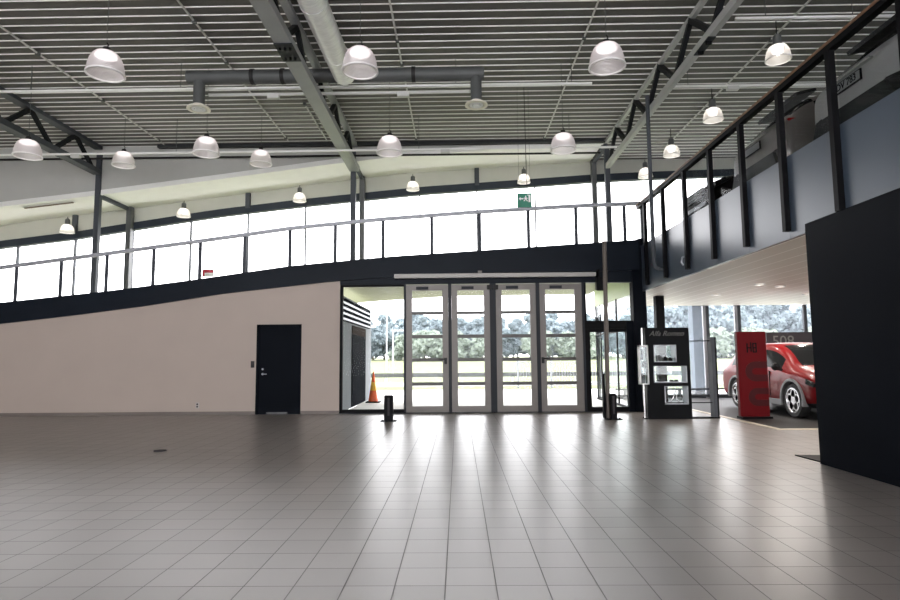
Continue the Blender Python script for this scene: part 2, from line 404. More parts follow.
# upper ceiling over the ramp, bulkhead, window wall
b = B(); X = xs(-16, 4.42, 50)
for x0, x1 in zip(X, X[1:]):
    a, c = lerp(CEIL, x0), lerp(CEIL, x1)
    b.face([(x0, 17.6, a), (x0, 19.6, a), (x1, 19.6, c), (x1, 17.6, c)])
    b.face([(x0, 17.6, a+.12), (x0, 19.6, a+.12), (x1, 19.6, c+.12), (x1, 17.6, c+.12)])
    b.face([(x0, 17.58, a-.05), (x1, 17.58, c-.05), (x1, 17.58, c+.1), (x0, 17.58, a+.1)])
    b.face([(x0, 17.58, a-.05), (x1, 17.58, c-.05), (x1, 17.66, c-.05), (x0, 17.66, a-.05)])
struct('ceiling_ramp', b, M['cornice'], 'white curved ceiling above the ramp', 'ceiling')
struct('wall_bulkhead', B().prism(band(-16, 2.6, L(CEIL), lambda x: 7.82, 30), 'y', 17.60, 17.68), M['bulk'], 'grey bulkhead hanging from the roof edge', 'wall')
struct('wall_upper', B().prism(band(-16, 4.42, HTOP, lambda x: lerp(CEIL, x)+.05), 'y', 19.46, 19.6), M['cream'], 'cream wall strip above the clerestory windows', 'wall')
struct('wall_upper_right', B().prism(band(4.42, 13, HTOP, lambda x: 7.9, 10), 'y', 19.46, 19.6), M['cream'], 'cream wall strip above the upper floor windows', 'wall')
struct('trim_4', B().prism(band(-16, 13, L(HBOT), HTOP, 60), 'y', 19.38, 19.6), M['header'], 'curved dark header above the clerestory windows', 'trim')
MX = [-16.0, -14.596, -12.681, -10.771, -8.833, -6.933, -5.022, -3.116, -1.232, .664, 2.587, 4.488, 6.4, 8.3, 10.2, 12.1, 13.0]
ORD = ['first', 'second', 'third', 'fourth', 'fifth', 'sixth', 'seventh', 'eighth', 'ninth', 'tenth', 'eleventh', 'twelfth', 'thirteenth', 'fourteenth', 'fifteenth', 'sixteenth']
for i, (x0, x1) in enumerate(zip(MX, MX[1:])):
    zb = lambda x: (lerp(FTOP, x)-.1 if x < 4.45 else 4.0)
    mid = (x0+x1)/2
    w = thing('window_%d' % (i+1), (mid, 19.5, zb(mid)), 'clerestory window above the ramp, %s pane counting from the left' % ORD[i], 'window', None, 'structure')
    b = B(); b.box(x0-.022, x0+.022, 19.44, 19.54, zb(x0), lerp(HBOT, x0)); obj('mullion', b, M['dsteel'], w)
    b = B(); b.prism([(x0+.02, zb(x0+.02)), (x1-.02, zb(x1-.02)), (x1-.02, lerp(HBOT, x1)), (x0+.02, lerp(HBOT, x0))], 'y', 19.48, 19.49)
    obj('pane', b, M['glass'], w)

# trapezoidal roof deck
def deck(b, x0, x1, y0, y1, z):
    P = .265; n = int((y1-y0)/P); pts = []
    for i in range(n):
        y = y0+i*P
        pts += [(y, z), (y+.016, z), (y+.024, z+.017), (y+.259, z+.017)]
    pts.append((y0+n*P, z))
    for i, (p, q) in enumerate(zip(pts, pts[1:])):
        f = b.face([(x0, p[0], p[1]), (x1, p[0], p[1]), (x1, q[0], q[1]), (x0, q[0], q[1])], 0 if i % 4 in (0, 3) else 1)  # lit flange and near web coloured light, trough and far web as shade
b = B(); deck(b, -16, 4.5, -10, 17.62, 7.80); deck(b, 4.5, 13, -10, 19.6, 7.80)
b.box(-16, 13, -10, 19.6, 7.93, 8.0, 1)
o = obj('ceiling', b, [M['deck_lit'], M['deck_shade']]); tag(o, 'ribbed steel roof deck over the hall', 'ceiling', None, 'structure')

struct('beam_edge', B().box(-9.0, 4.4, 17.40, 17.56, 7.71, 7.80), M['truss'], 'dark steel beam along the back edge of the roof deck', 'beam')

# mezzanine on the right
struct('floor_mezzanine', B().box(4.60, 13, -10, 19.44, 3.0, 4.0), M['dsteel'], 'upper floor slab carrying the parked cars', 'floor')
struct('ceiling_mezzanine', B().box(4.605, 13, -10, 19.3, 2.935, 3.0), M['ceil2'], 'pale boarded ceiling under the upper floor', 'ceiling')
PY = [14.2, 12.93, 11.68, 10.46, 9.28, 8.13, 6.98, 5.80, 4.6, 3.4, 2.2]
r = thing('mezzanine_fascia', (4.53, 8, 2.95), 'blue grey panelled edge of the upper floor', 'fascia', None, 'structure')
for y0, y1 in zip([14.9]+PY[1:], PY[1:]+[-2]):
    obj('panel', B().box(4.54, 4.60, y1+.004, y0-.004, 2.93, 4.06), M['panel'], r)

# ------------------------------------------------------------------ columns, trusses
for i, (x, yy, nm) in enumerate([(-10.83, 17.6, 'left'), (-3.11, 17.6, 'middle'), (4.51, 17.6, 'right')]):
    ztop = 7.0
    c = thing('steel_column', (x, yy, lerp(FTOP, x)-.08), 'dark steel roof column on the ramp under the %s truss' % nm, 'column', None, 'structure')
    z0 = lerp(FTOP, x)-.08
    b = B(); b.box(x-.075, x+.075, yy-.07, yy+.07, z0, 7.62); obj('shaft', b, M['dsteel'], c)
    obj('base_plate', B().box(x-.14, x+.14, yy-.12, yy+.12, z0, z0+.02), M['dsteel'], c)
    x2 = [-10.77, -3.11, 4.49][i]; zc = lerp(CEIL, x2); z0 = lerp(FTOP, x2)-.08
    c2 = thing('window_column', (x2, 19.25, z0), 'grey steel column against the clerestory windows behind the %s roof column' % nm, 'column', None, 'structure')
    obj('shaft', B().box(x2-.08, x2+.08, 19.17, 19.36, z0, zc), M['steel'], c2)
    obj('strut', B().box(x-.05, x+.05, yy+.07, 19.36, zc-.12, zc-.01), M['dsteel'], c2)
for x, nm in ((-12.68, 'left'), (-6.93, 'second'), (.664, 'third')):
    struct('post_stub', B().box(x-.075, x+.075, 19.36, 19.46, HTOP(x)-.08, lerp(CEIL, x)), M['dsteel'], 'short grey steel stub above the clerestory header, %s of three' % nm, 'post')

def truss(x, label, wide=.26, low='chord', top='chord', tw=.16):
    t = thing('roof_truss', (x, 4, 6.92), label, 'truss')
    y0, y1 = -9.9, 17.5
    b = B()                                       # H-shaped bottom chord
    b.box(x-wide/2, x+wide/2, y0, y1, 6.92, 6.945); b.box(x-wide/2, x-wide/2+.025, y0, y1, 6.945, 7.07); b.box(x+wide/2-.025, x+wide/2, y0, y1, 6.945, 7.07)
    obj('bottom_chord', b, M[low], t)
    b = B(); b.box(x-tw/2, x+tw/2, y0, y1, 7.70, 7.797)
    obj('top_chord', b, M[top], t)
    n = 15; P = (y1-.3-y0)/n
    for i in range(n):
        a = y0+.1+i*P
        o = obj('diagonal', B().beam((x, a, 7.0), (x, a+P*.5, 7.73), .10, .10), M['web'], t)
        o = obj('diagonal', B().beam((x, a+P*.5, 7.73), (x, a+P, 7.0), .09, .09), M['web'], t)
    obj('splice_plate', B().box(x-wide/2-.015, x+wide/2+.015, 10.1, 10.75, 6.905, 6.92), M['alud'], t)
    for j in range(2):
        for k in range(3): obj('bolt', B().lathe([(.024, 0), (.024, .05)], (x-wide*.3+wide*.3*k, 10.25+.35*j, 6.855), 8, capb=True, capt=True), M['black'], t)
    return t
truss(-10.83, 'charcoal lattice roof truss running to the left column', .26, 'dsteel', 'dsteel', .24)
truss(-3.06, 'grey lattice roof truss running to the middle column beside the silver duct', .30)
truss(4.50, 'charcoal lattice roof truss at the right above the upper floor edge', .11, 'chord2', 'chord2', .09)

# ------------------------------------------------------------------ railings
r = thing('ramp_railing', (-3, YB, 3.4), 'silver handrail on dark flat posts along the curved ramp edge', 'railing')
X = xs(-16, 4.575, 70); b = B()
for x0, x1 in zip(X, X[1:]): b.beam((x0, YB, lerp(RAIL, x0)-.045), (x1+.004, YB, lerp(RAIL, x1)-.045), .07, .09)
obj('handrail', b, M['railm'], r)
for x in [-15.7, -14.55, -13.4, -12.25, -11.09, -9.96, -8.81, -7.63, -6.46, -5.34, -4.20, -3.06, -1.86, -.64, .56, 1.78, 2.97, 4.18]:
    obj('post', B().box(x-.042, x+.042, YB-.012, YB+.012, lerp(FTOP, x)-.03, lerp(RAIL, x)-.085), M['post'], r)
obj('corner_post', B().box(4.58, 4.66, YB-.04, YB+.06, 4.0, 5.20), M['post'], r)

r = thing('mezzanine_railing', (4.45, 8, 3.03), 'black railing with wooden cap and glass along the upper floor edge', 'railing')
obj('handrail', B().box(4.46, 4.56, -2, 14.74, 4.985, 5.055), M['blacksteel'], r)
obj('wood_cap', B().box(4.45, 4.57, -2, 14.74, 5.055, 5.09), M['wood'], r)
for y in PY:
    obj('post', B().box(4.462, 4.538, y-.042, y+.042, 3.03, 4.985), M['blacksteel'], r)
for y0, y1 in zip(PY, PY[1:]):
    obj('glass_panel', B().box(4.55, 4.562, y1+.05, y0-.05, 4.06, 4.97), M['dglass'], r)

# ------------------------------------------------------------------ doors and entrance glazing
d = thing('door_1', (-4.43, YB, 0), 'black flush door in the warm grey wall', 'door', None, 'structure')
obj('leaf', B().box(-4.93, -3.93, YB+.02, YB+.07, .0, 2.14), M['navy'], d)
b = B(); b.box(-4.985, -4.925, YB-.012, YB+.1, 0, 2.2); b.box(-3.935, -3.875, YB-.012, YB+.1, 0, 2.2); b.box(-4.985, -3.875, YB-.012, YB+.1, 2.14, 2.2)
obj('frame', b, M['navy'], d)
b = B(); b.path([(-4.83, YB+.02, .98), (-4.83, YB-.04, .98), (-4.71, YB-.04, .98)], .011, 8); b.lathe([(.026, 0), (.026, .012)], (-4.83, YB+.008, .98), 14, 'y', True, True)
obj('handle', b, M['railm'], d)
obj('lock', B().lathe([(.024, 0), (.024, .014)], (-4.83, YB+.006, 1.10), 14, 'y', True, True), M['railm'], d)
obj('door_sweep', B().box(-4.72, -4.2, YB+.005, YB+.02, .01, .05), M['steel'], d)

leaves = [(-1.285, -.245, 'leftmost'), (-.16, .785, 'second from the left'), (.94, 1.925, 'third from the left'), (2.02, 3.06, 'rightmost')]
ZB = [(2.435, 2.465), (1.85, 1.885), (1.275, 1.31), (.69, .725)]
for i, (x0, x1, nm) in enumerate(leaves):
    d = thing('door_%d' % (i+3), ((x0+x1)/2, YB+.05, 0), 'tall champagne framed glass entrance door, %s of the four leaves' % nm, 'door', None, 'structure')
    y0, y1 = YB+.02, YB+.09; b = B(); sw = .145; sr = .175 if i == 3 else sw
    b.box(x0, x0+sw, y0, y1, .02, 3.15); b.box(x1-sr, x1, y0, y1, .02, 3.15); b.box(x0+sw, x1-sr, y0, y1, .02, .17); b.box(x0+sw, x1-sr, y0, y1, 3.01, 3.15)
    obj('frame', b, M['alu'], d)
    for za, zb in ZB: obj('crossbar', B().box(x0+sw, x1-sr, y0+.01, y1-.01, za-.024, zb+.024), M['alubar'], d)
    obj('pane', B().box(x0+sw, x1-sr, y0+.03, y0+.042, .17, 3.01), M['haze_glass'], d)
    xe = x0+.05 if i in (1, 2) else x1-.05
    if i in (0, 3):
        xh = x1-.07 if i == 0 else x0+.05
        b = B(); b.box(xh-.035, xh+.035, YB-.005, y0, 1.19, 1.34)
        s_ = -1 if i == 0 else 1
        b.path([(xh, y0, 1.31), (xh, YB-.06, 1.31), (xh+s_*.16, YB-.06, 1.31)], .014, 8)
        obj('handle', b, M['dark'], d)
    if i in (1, 2): obj('hinge', B().box((x1 if i == 1 else x0)-.06, (x1 if i == 1 else x0)+.06, YB-.03, y0, 3.02, 3.13), M['dark'], d)
    obj('closer', B().box(x0+.25, x0+.55, YB-.03, y0, 3.03, 3.10), M['alud'], d)
f = thing('door_frame', (.9, YB, 0), 'dark frame posts between the glass entrance doors', 'frame', None, 'structure')
for xa, xb in [(-1.345, -1.29), (-.243, -.162), (.787, .938), (1.927, 2.018), (3.062, 3.12)]:
    obj('post', B().box(xa, xb, YB, YB+.12, 0, 3.17), M['alud'], f)
obj('threshold', B().box(-2.93, 4.3, YB, YB+.12, 0, .02), M['alud'], f)
s = thing('door_header', (.92, YB-.1, 3.3), 'long pale grey cover beam above the glass entrance doors', 'header')
obj('cover', B().box(-1.56, 3.38, YB-.20, YB-.08, 3.30, 3.40), M['beige'], s)
obj('sensor', B().box(.50, .60, YB-.17, YB-.10, 3.40, 3.47), M['alu'], s)

w = thing('window_17', (-2.13, YB+.05, 0), 'tall fixed glass pane between the grey wall and the entrance doors', 'window', None, 'structure')
b = B(); b.box(-2.93, -2.86, YB+.02, YB+.1, 0, 3.17); b.box(-2.86, -1.345, YB+.02, YB+.1, .02, .10); b.box(-2.86, -1.345, YB+.02, YB+.1, 3.12, 3.17)
obj('frame', b, M['blacksteel'], w); obj('pane', B().box(-2.86, -1.345, YB+.05, YB+.062, .10, 3.12), M['glass'], w)
w = thing('window_18', (3.7, YB+.05, 0), 'glazed side bay with a dark transom right of the entrance doors', 'window', None, 'structure')
b = B(); b.box(3.12, 3.17, YB+.02, YB+.1, 0, 3.3); b.box(3.12, 4.31, YB+.0, YB+.12, 2.02, 2.22); b.box(3.17, 4.13, YB+.02, YB+.1, .02, .12); b.box(3.17, 3.24, YB+.02, YB+.1, .12, 2.02)
b.box(3.24, 4.13, YB+.03, YB+.09, 1.94, 2.02)
obj('frame', b, M['blacksteel'], w)
b = B(); b.box(3.24, 4.13, YB+.05, YB+.062, .12, 1.94); b.box(3.17, 4.30, YB+.05, YB+.062, 2.22, 3.2)
obj('pane', b, M['glass'], w)
w = thing('window_19', (4.42, 17.1, 0), 'glazed side wall of the entrance recess with dark mullions', 'window', None, 'structure')
b = B()
for y in (15.05, 16.8, 18.7, 19.3): b.box(4.405, 4.44, y-.03, y+.03, 0, 2.93)
b.box(4.405, 4.44, 15, 19.33, 2.0, 2.05); b.box(4.38, 4.46, 15, 19.33, 0, .05)
obj('frame', b, M['blacksteel'], w); obj('pane', B().box(4.415, 4.425, 15.05, 19.3, .08, 2.93), M['glass'], w)
struct('wall_recess_right', B().box(4.40, 4.47, 14.99, 19.36, 2.93, 3.46), M['clad'], 'cladding strip above the side glazing, coloured with the green grass reflection', 'wall')
# showroom glazing
SX = [4.47, 6.0, 7.97, 8.98, 11.08, 13.0]
for i, (x0, x1) in enumerate(zip(SX, SX[1:])):
    w = thing('window_%d' % (20+i), ((x0+x1)/2, 19.3, 0), 'tall showroom window behind the display stand and car, %s from the left' % ORD[i], 'window', None, 'structure')
    b = B(); b.box(x0-.05, x0+.05, 19.26, 19.36, 0, 2.93); b.box(x0, x1, 19.26, 19.36, 0, .06); obj('frame', b, M['dsteel'], w)
    if i in (2, 3): obj('blind_rail', B().box(x0-.16, x0-.07, 19.22, 19.30, 0, 2.93), M['railm'], w)
    obj('pane', B().box(x0+.05, x1-.05, 19.30, 19.312, .06, 2.93), M['haze_glass'], w)
h = thing('heating_pipe', (9, 19.0, 0), 'low twin heating pipe on small feet along the showroom window', 'heater')
obj('pipe', B().path([(4.9, 19.05, .30), (12.6, 19.05, .30)], .03, 10), M['dsteel'], h); obj('pipe', B().path([(4.9, 19.05, .10), (12.6, 19.05, .10)], .045, 10), M['dsteel'], h)
for x in (5.2, 6.9, 8.6, 10.3, 12.0): obj('foot', B().box(x-.05, x+.05, 19.02, 19.08, 0, .3), M['railm'], h)
struct('column_showroom', B().box(5.24, 5.46, 15.9, 16.1, 0, 2.93), M['blacksteel'], 'dark square column behind the display stand', 'column')

# ------------------------------------------------------------------ pendant lamps
def big_lamp(label, loc, top, group):
    x, y, z = loc
    t = thing('pendant_lamp', loc, label, 'lamp', group)
    prof = [(.275, 0), (.272, .06), (.258, .15), (.235, .23), (.200, .30), (.155, .345), (.11, .36)]
    obj('shade', B().lathe(prof, (x, y, z), 36), M['shade'], t)
    obj('shade_rim', B().lathe([(.262, -.010), (.288, -.010), (.286, .016), (.266, .016), (.262, -.010)], (x, y, z), 36), M['rim'], t)
    b = B(); b.lathe([(.13, .345), (.13, .36), (.07, .375), (.05, .44)], (x, y, z), 20, capb=True, capt=True); obj('cap', b, M['dark'], t)
    obj('hook', B().path([(x, y, z+.44), (x+.03, y, z+.48), (x, y, z+.52)], .010, 8), M['dark'], t)
    obj('bulb', B().lathe([(.10, .345), (.15, .325), (.165, .29), (.10, .262), (.001, .255)], (x, y, z), 20), M['bulb'], t)
    obj('cord', B().path([(x, y, z+.50), (x, y, top)], .005, 6), M['gduct'], t)
    return t
g = 'large pendant lamps under the roof'
proto = big_lamp('large ribbed pendant lamp high at the upper left, leftmost of the nearest row of three', (-5.52, 9.0, 5.84), 7.80, g)
for p, lab in [((-1.50, 9.0, 5.83), 'large ribbed pendant lamp beside the silver duct, middle of the nearest row of three'),
               ((2.36, 9.0, 5.84), 'large ribbed pendant lamp left of the right truss, rightmost of the nearest row of three'),
               ((-9.43, 12.7, 5.83), 'large pendant lamp under the left truss, leftmost of the second row of four'),
               ((-5.48, 12.7, 5.83), 'large pendant lamp below the left air diffuser, second of the second row of four'),
               ((-1.46, 12.7, 5.80), 'large pendant lamp right of the middle column, third of the second row of four'),
               ((2.32, 12.7, 5.81), 'large pendant lamp near the right truss foot, rightmost of the second row of four'),
               ]:
    dup(proto, p, lab)
proto3 = big_lamp('pendant lamp right of the left column just below the back track, left of two', (-8.79, 15.3, 6.46), 7.80, g)
dup(proto3, (-5.15, 15.3, 6.45), 'pendant lamp hung close under the back track, right of two')
def small_lamp(label, loc, group, top):
    x, y, z = loc
    t = thing('small_pendant_lamp', loc, label, 'lamp', group)
    obj('shade', B().lathe([(.205, 0), (.20, .07), (.18, .16), (.14, .23), (.085, .26)], (x, y, z), 28), M['shade2'], t)
    obj('shade_rim', B().lathe([(.198, -.006), (.212, -.006), (.212, .01), (.198, .01), (.198, -.006)], (x, y, z), 28), M['rim'], t)
    obj('bulb', B().lathe([(.06, .235), (.09, .20), (.085, .14), (.05, .10), (.001, .09)], (x, y, z), 16), M['bulb2'], t)
    obj('neck', B().lathe([(.09, .25), (.075, .28), (.07, .42), (.03, .46)], (x, y, z), 18, capb=True, capt=True), M['gduct'], t)
    obj('stem', B().path([(x, y, z+.45), (x, y, z+top)], .010, 6), M['dark'], t)
    return t
g = 'small white lamps above the ramp'
nm = ['leftmost of the six above the ramp', 'second from the left above the ramp, near the left column', 'third from the left above the ramp', 'fourth from the left above the ramp, right of the middle column', 'fifth above the ramp, over the green exit sign']
pos = [(-12.53, 18.8, 5.44), (-8.78, 18.8, 5.92), (-5.05, 18.8, 6.38), (-1.41, 18.8, 6.71), (2.15, 18.8, 6.90)]
sp = small_lamp('small white pendant lamp, '+nm[0], pos[0], g, .52)
for p, n_ in list(zip(pos, nm))[1:]: dup(sp, p, 'small white pendant lamp, '+n_)
dup(sp, (5.55, 17.3, 6.58), 'small glowing pendant lamp behind the drain pipe at the corner of the railings', group='small lamps above the upper floor')
sp2 = small_lamp('small glowing pendant lamp nearest the viewer above the parked cars', (5.57, 10.0, 6.42), 'small lamps above the upper floor', .70)
dup(sp2, (5.50, 12.5, 6.36), 'small glowing pendant lamp above the upper railing, second of the upper floor row')
dup(sp2, (5.50, 15.0, 6.44), 'small glowing pendant lamp above the upper railing, third of the upper floor row')

# ------------------------------------------------------------------ tracks, conduits, ducts
def track(x0, x1, y, z, label, boxes=(), hang=()):
    t = thing('lighting_track', ((x0+x1)/2, y, z), label, 'track')
    obj('rail', B().box(x0, x1, y-.022, y+.022, z-.022, z+.022), M['track'], t)
    for x in boxes: obj('junction_box', B().box(x-.12, x+.12, y-.05, y+.05, z-.10, z-.018), M['pipe'], t)
    for x in hang: obj('hanger', B().path([(x, y, z+.022), (x, y, 7.80)], .007, 6), M['gduct'], t)
track(-15.8, 2.94, 12.5, 7.22, 'long pale lighting track crossing the hall below the zinc duct', (), (-12, -9.3, -6, -2.6, 0, 2.5))
track(4.70, 12.6, 12.5, 7.12, 'pale lighting track above the upper floor, right of the right truss', (5.95,), (5.0, 8, 11))
track(4.87, 12.6, 10.0, 7.18, 'nearer pale lighting track at the upper right corner', (7.0,), (5.4, 6.9, 11))
track(-15.8, 4.25, 15.5, 6.86, 'thin pale lighting track close to the back edge of the roof', (-10.2, -.3), (-13, -7.5, -1.0, 3.0))
def conduit(x, y0, y1, label, z=7.765, boxes=()):
    t = thing('ceiling_conduit', (x, (y0+y1)/2, z), label, 'conduit')
    obj('tube', B().path([(x, y0, z), (x, y1, z)], .020, 8), M['pipe'], t)
    for y in boxes: obj('junction_box', B().box(x-.035, x+.035, y-.04, y+.04, z-.04, z+.03), M['gduct'], t)
conduit(-8.75, -6, 17.3, 'thin conduit along the roof deck left of the nearest left lamp', boxes=(11.9, 14.2, 17.0))
conduit(-4.97, -6, 17.1, 'thin conduit along the roof deck left of the middle truss', boxes=(10.8, 12.4, 16.9))
conduit(-3.83, 14.6, 17.2, 'short conduit on the roof deck close to the middle truss', boxes=(14.6,))
conduit(-1.18, -6, 17.2, 'thin conduit along the roof deck above the middle lamps', boxes=(11.6, 12.6, 17.1))
conduit(2.6, -6, 17.3, 'thin conduit along the roof deck left of the right truss', boxes=(11.6, 13.6, 17.2))
conduit(6.45, -6, 18.0, 'thin conduit along the roof deck above the upper floor', boxes=(11.8, 14.6))
struct('trim_5', B().path([(-16, 17.5, 7.43), (4.3, 17.5, 7.40)], .032, 8), M['dark'], 'thin dark shadow line below the roof edge, shaped as a tube', 'pipe')  # shadow line under the roof edge, modelled as a dark tube

t = thing('spiral_duct', (-2.28, 4, 7.05), 'shiny round silver duct running beside the middle truss', 'duct')
b = B(); b.path([(-2.62, -9.5, 7.30), (-2.34, 12.1, 7.30)], .235, 26); obj('tube', b, M['galv'], t)
for i in range(12):
    y = -8 + i*1.75
    obj('seam_band', B().lathe([(.238, -.03), (.246, -.03), (.246, .03), (.238, .03)], (-2.62+(y+9.5)/21.6*.28, y, 7.30), 26, 'y'), M['galv'], t)
t = thing('cross_duct', (-2.6, 12.30, 7.1), 'dull zinc duct crossing the roof behind the long track', 'duct')
b = B(); b.path([(-5.75, 12.30, 7.38), (.60, 12.30, 7.38)], .145, 20); obj('tube', b, M['gduct'], t)
for x in (-5.50, .43): obj('drop', B().path([(x, 12.30, 7.38), (x, 12.30, 6.775)], .12, 18), M['gduct'], t)
for x in (-4.35, -3.7, -.9): obj('clamp', B().lathe([(.147, -.04), (.165, -.04), (.165, .04), (.147, .04)], (x, 12.30, 7.38), 20, 'x'), M['dark'], t)
t = thing('white_pipe', (-2.5, 12.62, 7.06), 'white pipe with curved ends below the zinc duct', 'pipe')
b = B(); b.path([(-5.36, 12.46, 7.06), (-5.24, 12.55, 7.10), (-5.05, 12.62, 7.13), (.05, 12.62, 7.13), (.2, 12.55, 7.10), (.3, 12.46, 7.06)], .035, 10); obj('tube', b, M['pipe'], t)
for x in (-4.0, -1.15): obj('junction_box', B().box(x-.13, x+.13, 12.57, 12.67, 7.03, 7.12), M['pipe'], t)
for x, nm in ((-5.50, 'left'), (.43, 'right')):
    t = thing('air_diffuser', (x, 12.30, 6.67), 'round cream ceiling air diffuser at the %s end of the zinc duct' % nm, 'diffuser')
    obj('outer_ring', B().lathe([(.125, .10), (.14, .06), (.235, .035), (.245, 0), (.175, .0), (.15, .05)], (x, 12.30, 6.67), 28), mat('cream_metal', (.80, .77, .68), .4), t)
    obj('inner_ring', B().lathe([(.12, .06), (.145, .0), (.10, .0), (.075, .06)], (x, 12.30, 6.67), 24), M['white'], t)
    obj('cone', B().lathe([(.05, .05), (.07, .0), (.001, -.01)], (x, 12.30, 6.67), 18), M['white'], t)
single('hanging_cable', B().path([(1.48, 12.6, 7.19), (1.50, 12.6, 4.90)], .007, 6), M['dark'], 'thin vertical cable running down to the exit sign', 'cable')
single('drain_pipe', B().path([(4.36, 13.25, 7.25), (4.36, 13.25, 3.42), (4.38, 13.25, 3.32), (4.45, 13.25, 3.27), (4.54, 13.25, 3.26)], .045, 14), M['dsteel'], 'dark vertical pipe at the corner of the two railings with a bent foot', 'pipe')
single('wall_hook', B().path([(4.54, 11.9, 3.32), (4.48, 11.9, 3.30), (4.46, 11.9, 3.20), (4.50, 11.9, 3.14)], .02, 8), M['railm'], 'small silver hook on the dark edge panel right of the drain pipe', 'hook')
for x, y, lab in ((6.745, 13.41, 'round recessed light in the boarded ceiling, nearest of four'), (6.735, 15.67, 'round recessed light in the boarded ceiling, above the display stand frame'),
                  (9.13, 15.74, 'round recessed light in the boarded ceiling, beside the black partition'), (7.43, 13.85, 'round recessed light in the boarded ceiling, second nearest')):
    t = thing('downlight', (x, y, 2.90), lab, 'light', 'recessed lights in the boarded ceiling')
    obj('trim_ring', B().lathe([(.09, .0), (.115, .0), (.115, .03), (.09, .03), (.09, 0)], (x, y, 2.90), 24), M['white'], t)
    obj('lens', B().lathe([(.09, .012), (.001, .012)], (x, y, 2.90), 24), M['dl'], t)
for x, y in ((6.745, 13.41), (6.735, 15.67), (9.13, 15.74), (7.43, 13.85), (7.0, 10.6), (9.2, 11.2), (7.0, 8.2), (9.2, 8.2), (7, 5.6), (11, 13)):  # lamps at the downlights, then added unseen ones to brighten the ceiling
    ld = bpy.data.lights.new('recessed_and_fill_lamp', 'AREA'); ld.shape = 'DISK'; ld.size = .16; ld.energy = 17; ld.color = (1, .93, .84)
    lo = bpy.data.objects.new('recessed_and_fill_lamp', ld); COL.objects.link(lo); lo.location = (x, y, 2.885)
t = thing('slot_diffuser', (-12.9, 18.3, 5.9), 'long thin air slot in the white curved ceiling at the left', 'vent')
zz = lambda x: lerp(CEIL, x)-.045
b = B(); b.beam((-13.35, 18.0, zz(-13.35)), (-11.85, 18.0, zz(-11.85)), .07, .02); obj('slot', b, mat('brown_slot', (.14, .09, .06), .6), t)
b = B(); b.beam((-13.4, 18.0, zz(-13.4)+.016), (-11.8, 18.0, zz(-11.8)+.016), .14, .012); obj('flange', b, M['white'], t)

# ------------------------------------------------------------------ signs and fittings
t = thing('exit_sign', (1.445, 12.6, 4.53), 'green hanging exit sign with arrow and running figure', 'sign')
obj('panel', B().box(1.29, 1.60, 12.585, 12.615, 4.53, 4.84), M['green'], t)
b = B(); Yf = 12.58
def flat(b, pts, y=Yf, d=.004): b.prism(pts, 'y', y-d, y)
flat(b, [(1.32, 4.715), (1.36, 4.755), (1.36, 4.728), (1.42, 4.728), (1.42, 4.702), (1.36, 4.702), (1.36, 4.675)])
obj('arrow', b, M['white'], t)
b = B(); flat(b, [(1.53, 4.64), (1.57, 4.64), (1.57, 4.80), (1.50, 4.80), (1.50, 4.785), (1.53, 4.785)]); obj('doorway', b, M['white'], t)
b = B(); b.lathe([(.014, 0), (.014, .004)], (1.470, Yf-.004, 4.765), 12, 'y', True, True)
flat(b, [(1.455, 4.745), (1.485, 4.745), (1.492, 4.695), (1.515, 4.668), (1.50, 4.655), (1.47, 4.69), (1.462, 4.70), (1.452, 4.665), (1.425, 4.66), (1.425, 4.676), (1.445, 4.685)])
flat(b, [(1.455, 4.743), (1.43, 4.728), (1.435, 4.714), (1.46, 4.728)]); flat(b, [(1.485, 4.74), (1.515, 4.725), (1.51, 4.712), (1.485, 4.724)])
obj('figure', b, M['white'], t)
for x in (1.33, 1.57): obj('wire', B().path([(x, 12.6, 4.84), (x, 12.6, 7.19)], .0022, 5), M['dark'], t)
t = thing('card_reader', (-5.07, YB-.02, 1.14), 'small dark card reader left of the black door', 'reader')
obj('body', B().box(-5.11, -5.03, YB-.03, YB, 1.14, 1.30), M['dark'], t); obj('keypad', B().box(-5.10, -5.04, YB-.034, YB-.03, 1.22, 1.28), M['darkbox'], t)
t = thing('wall_socket', (-6.41, YB, .16), 'small pale socket low on the curved wall', 'socket')
obj('plate', B().box(-6.45, -6.37, YB-.012, YB, .16, .30), M['beige'], t)
for z in (.20, .26): obj('outlet', B().lathe([(.022, 0), (.022, .006)], (-6.41, YB-.018, z), 12, 'y', True, True), M['darkbox'], t)
single('floor_outlet', B().lathe([(.09, 0), (.09, .012), (.07, .016)], (-4.47, 9.07, 0), 18, capb=True, capt=True), M['darkbox'], 'small dark floor outlet cover in the empty tiled floor', 'outlet')
t = thing('loudspeaker', (3.40, 14.62, 2.93), 'black loudspeaker under the lintel right of the entrance doors', 'speaker')
obj('cabinet', B().prism([(14.50, 2.93), (14.66, 2.97), (14.66, 3.26), (14.50, 3.26)], 'x', 3.37, 3.53), M['black'], t)
obj('bracket', B().box(3.43, 3.47, 14.58, 14.73, 3.26, 3.47), M['blacksteel'], t)
t = thing('notice_plate', (-8.2, 19.42, 4.05), 'small red notice stuck on the clerestory glass behind the railing', 'sign')
obj('plate', B().box(-8.38, -8.01, 19.42, 19.435, 4.05, 4.29), M['white'], t)
b = B(); b.box(-8.38, -8.01, 19.41, 19.42, 4.18, 4.29); b.box(-8.38, -8.31, 19.41, 19.42, 4.05, 4.18); obj('red_band', b, M['signred'], t)

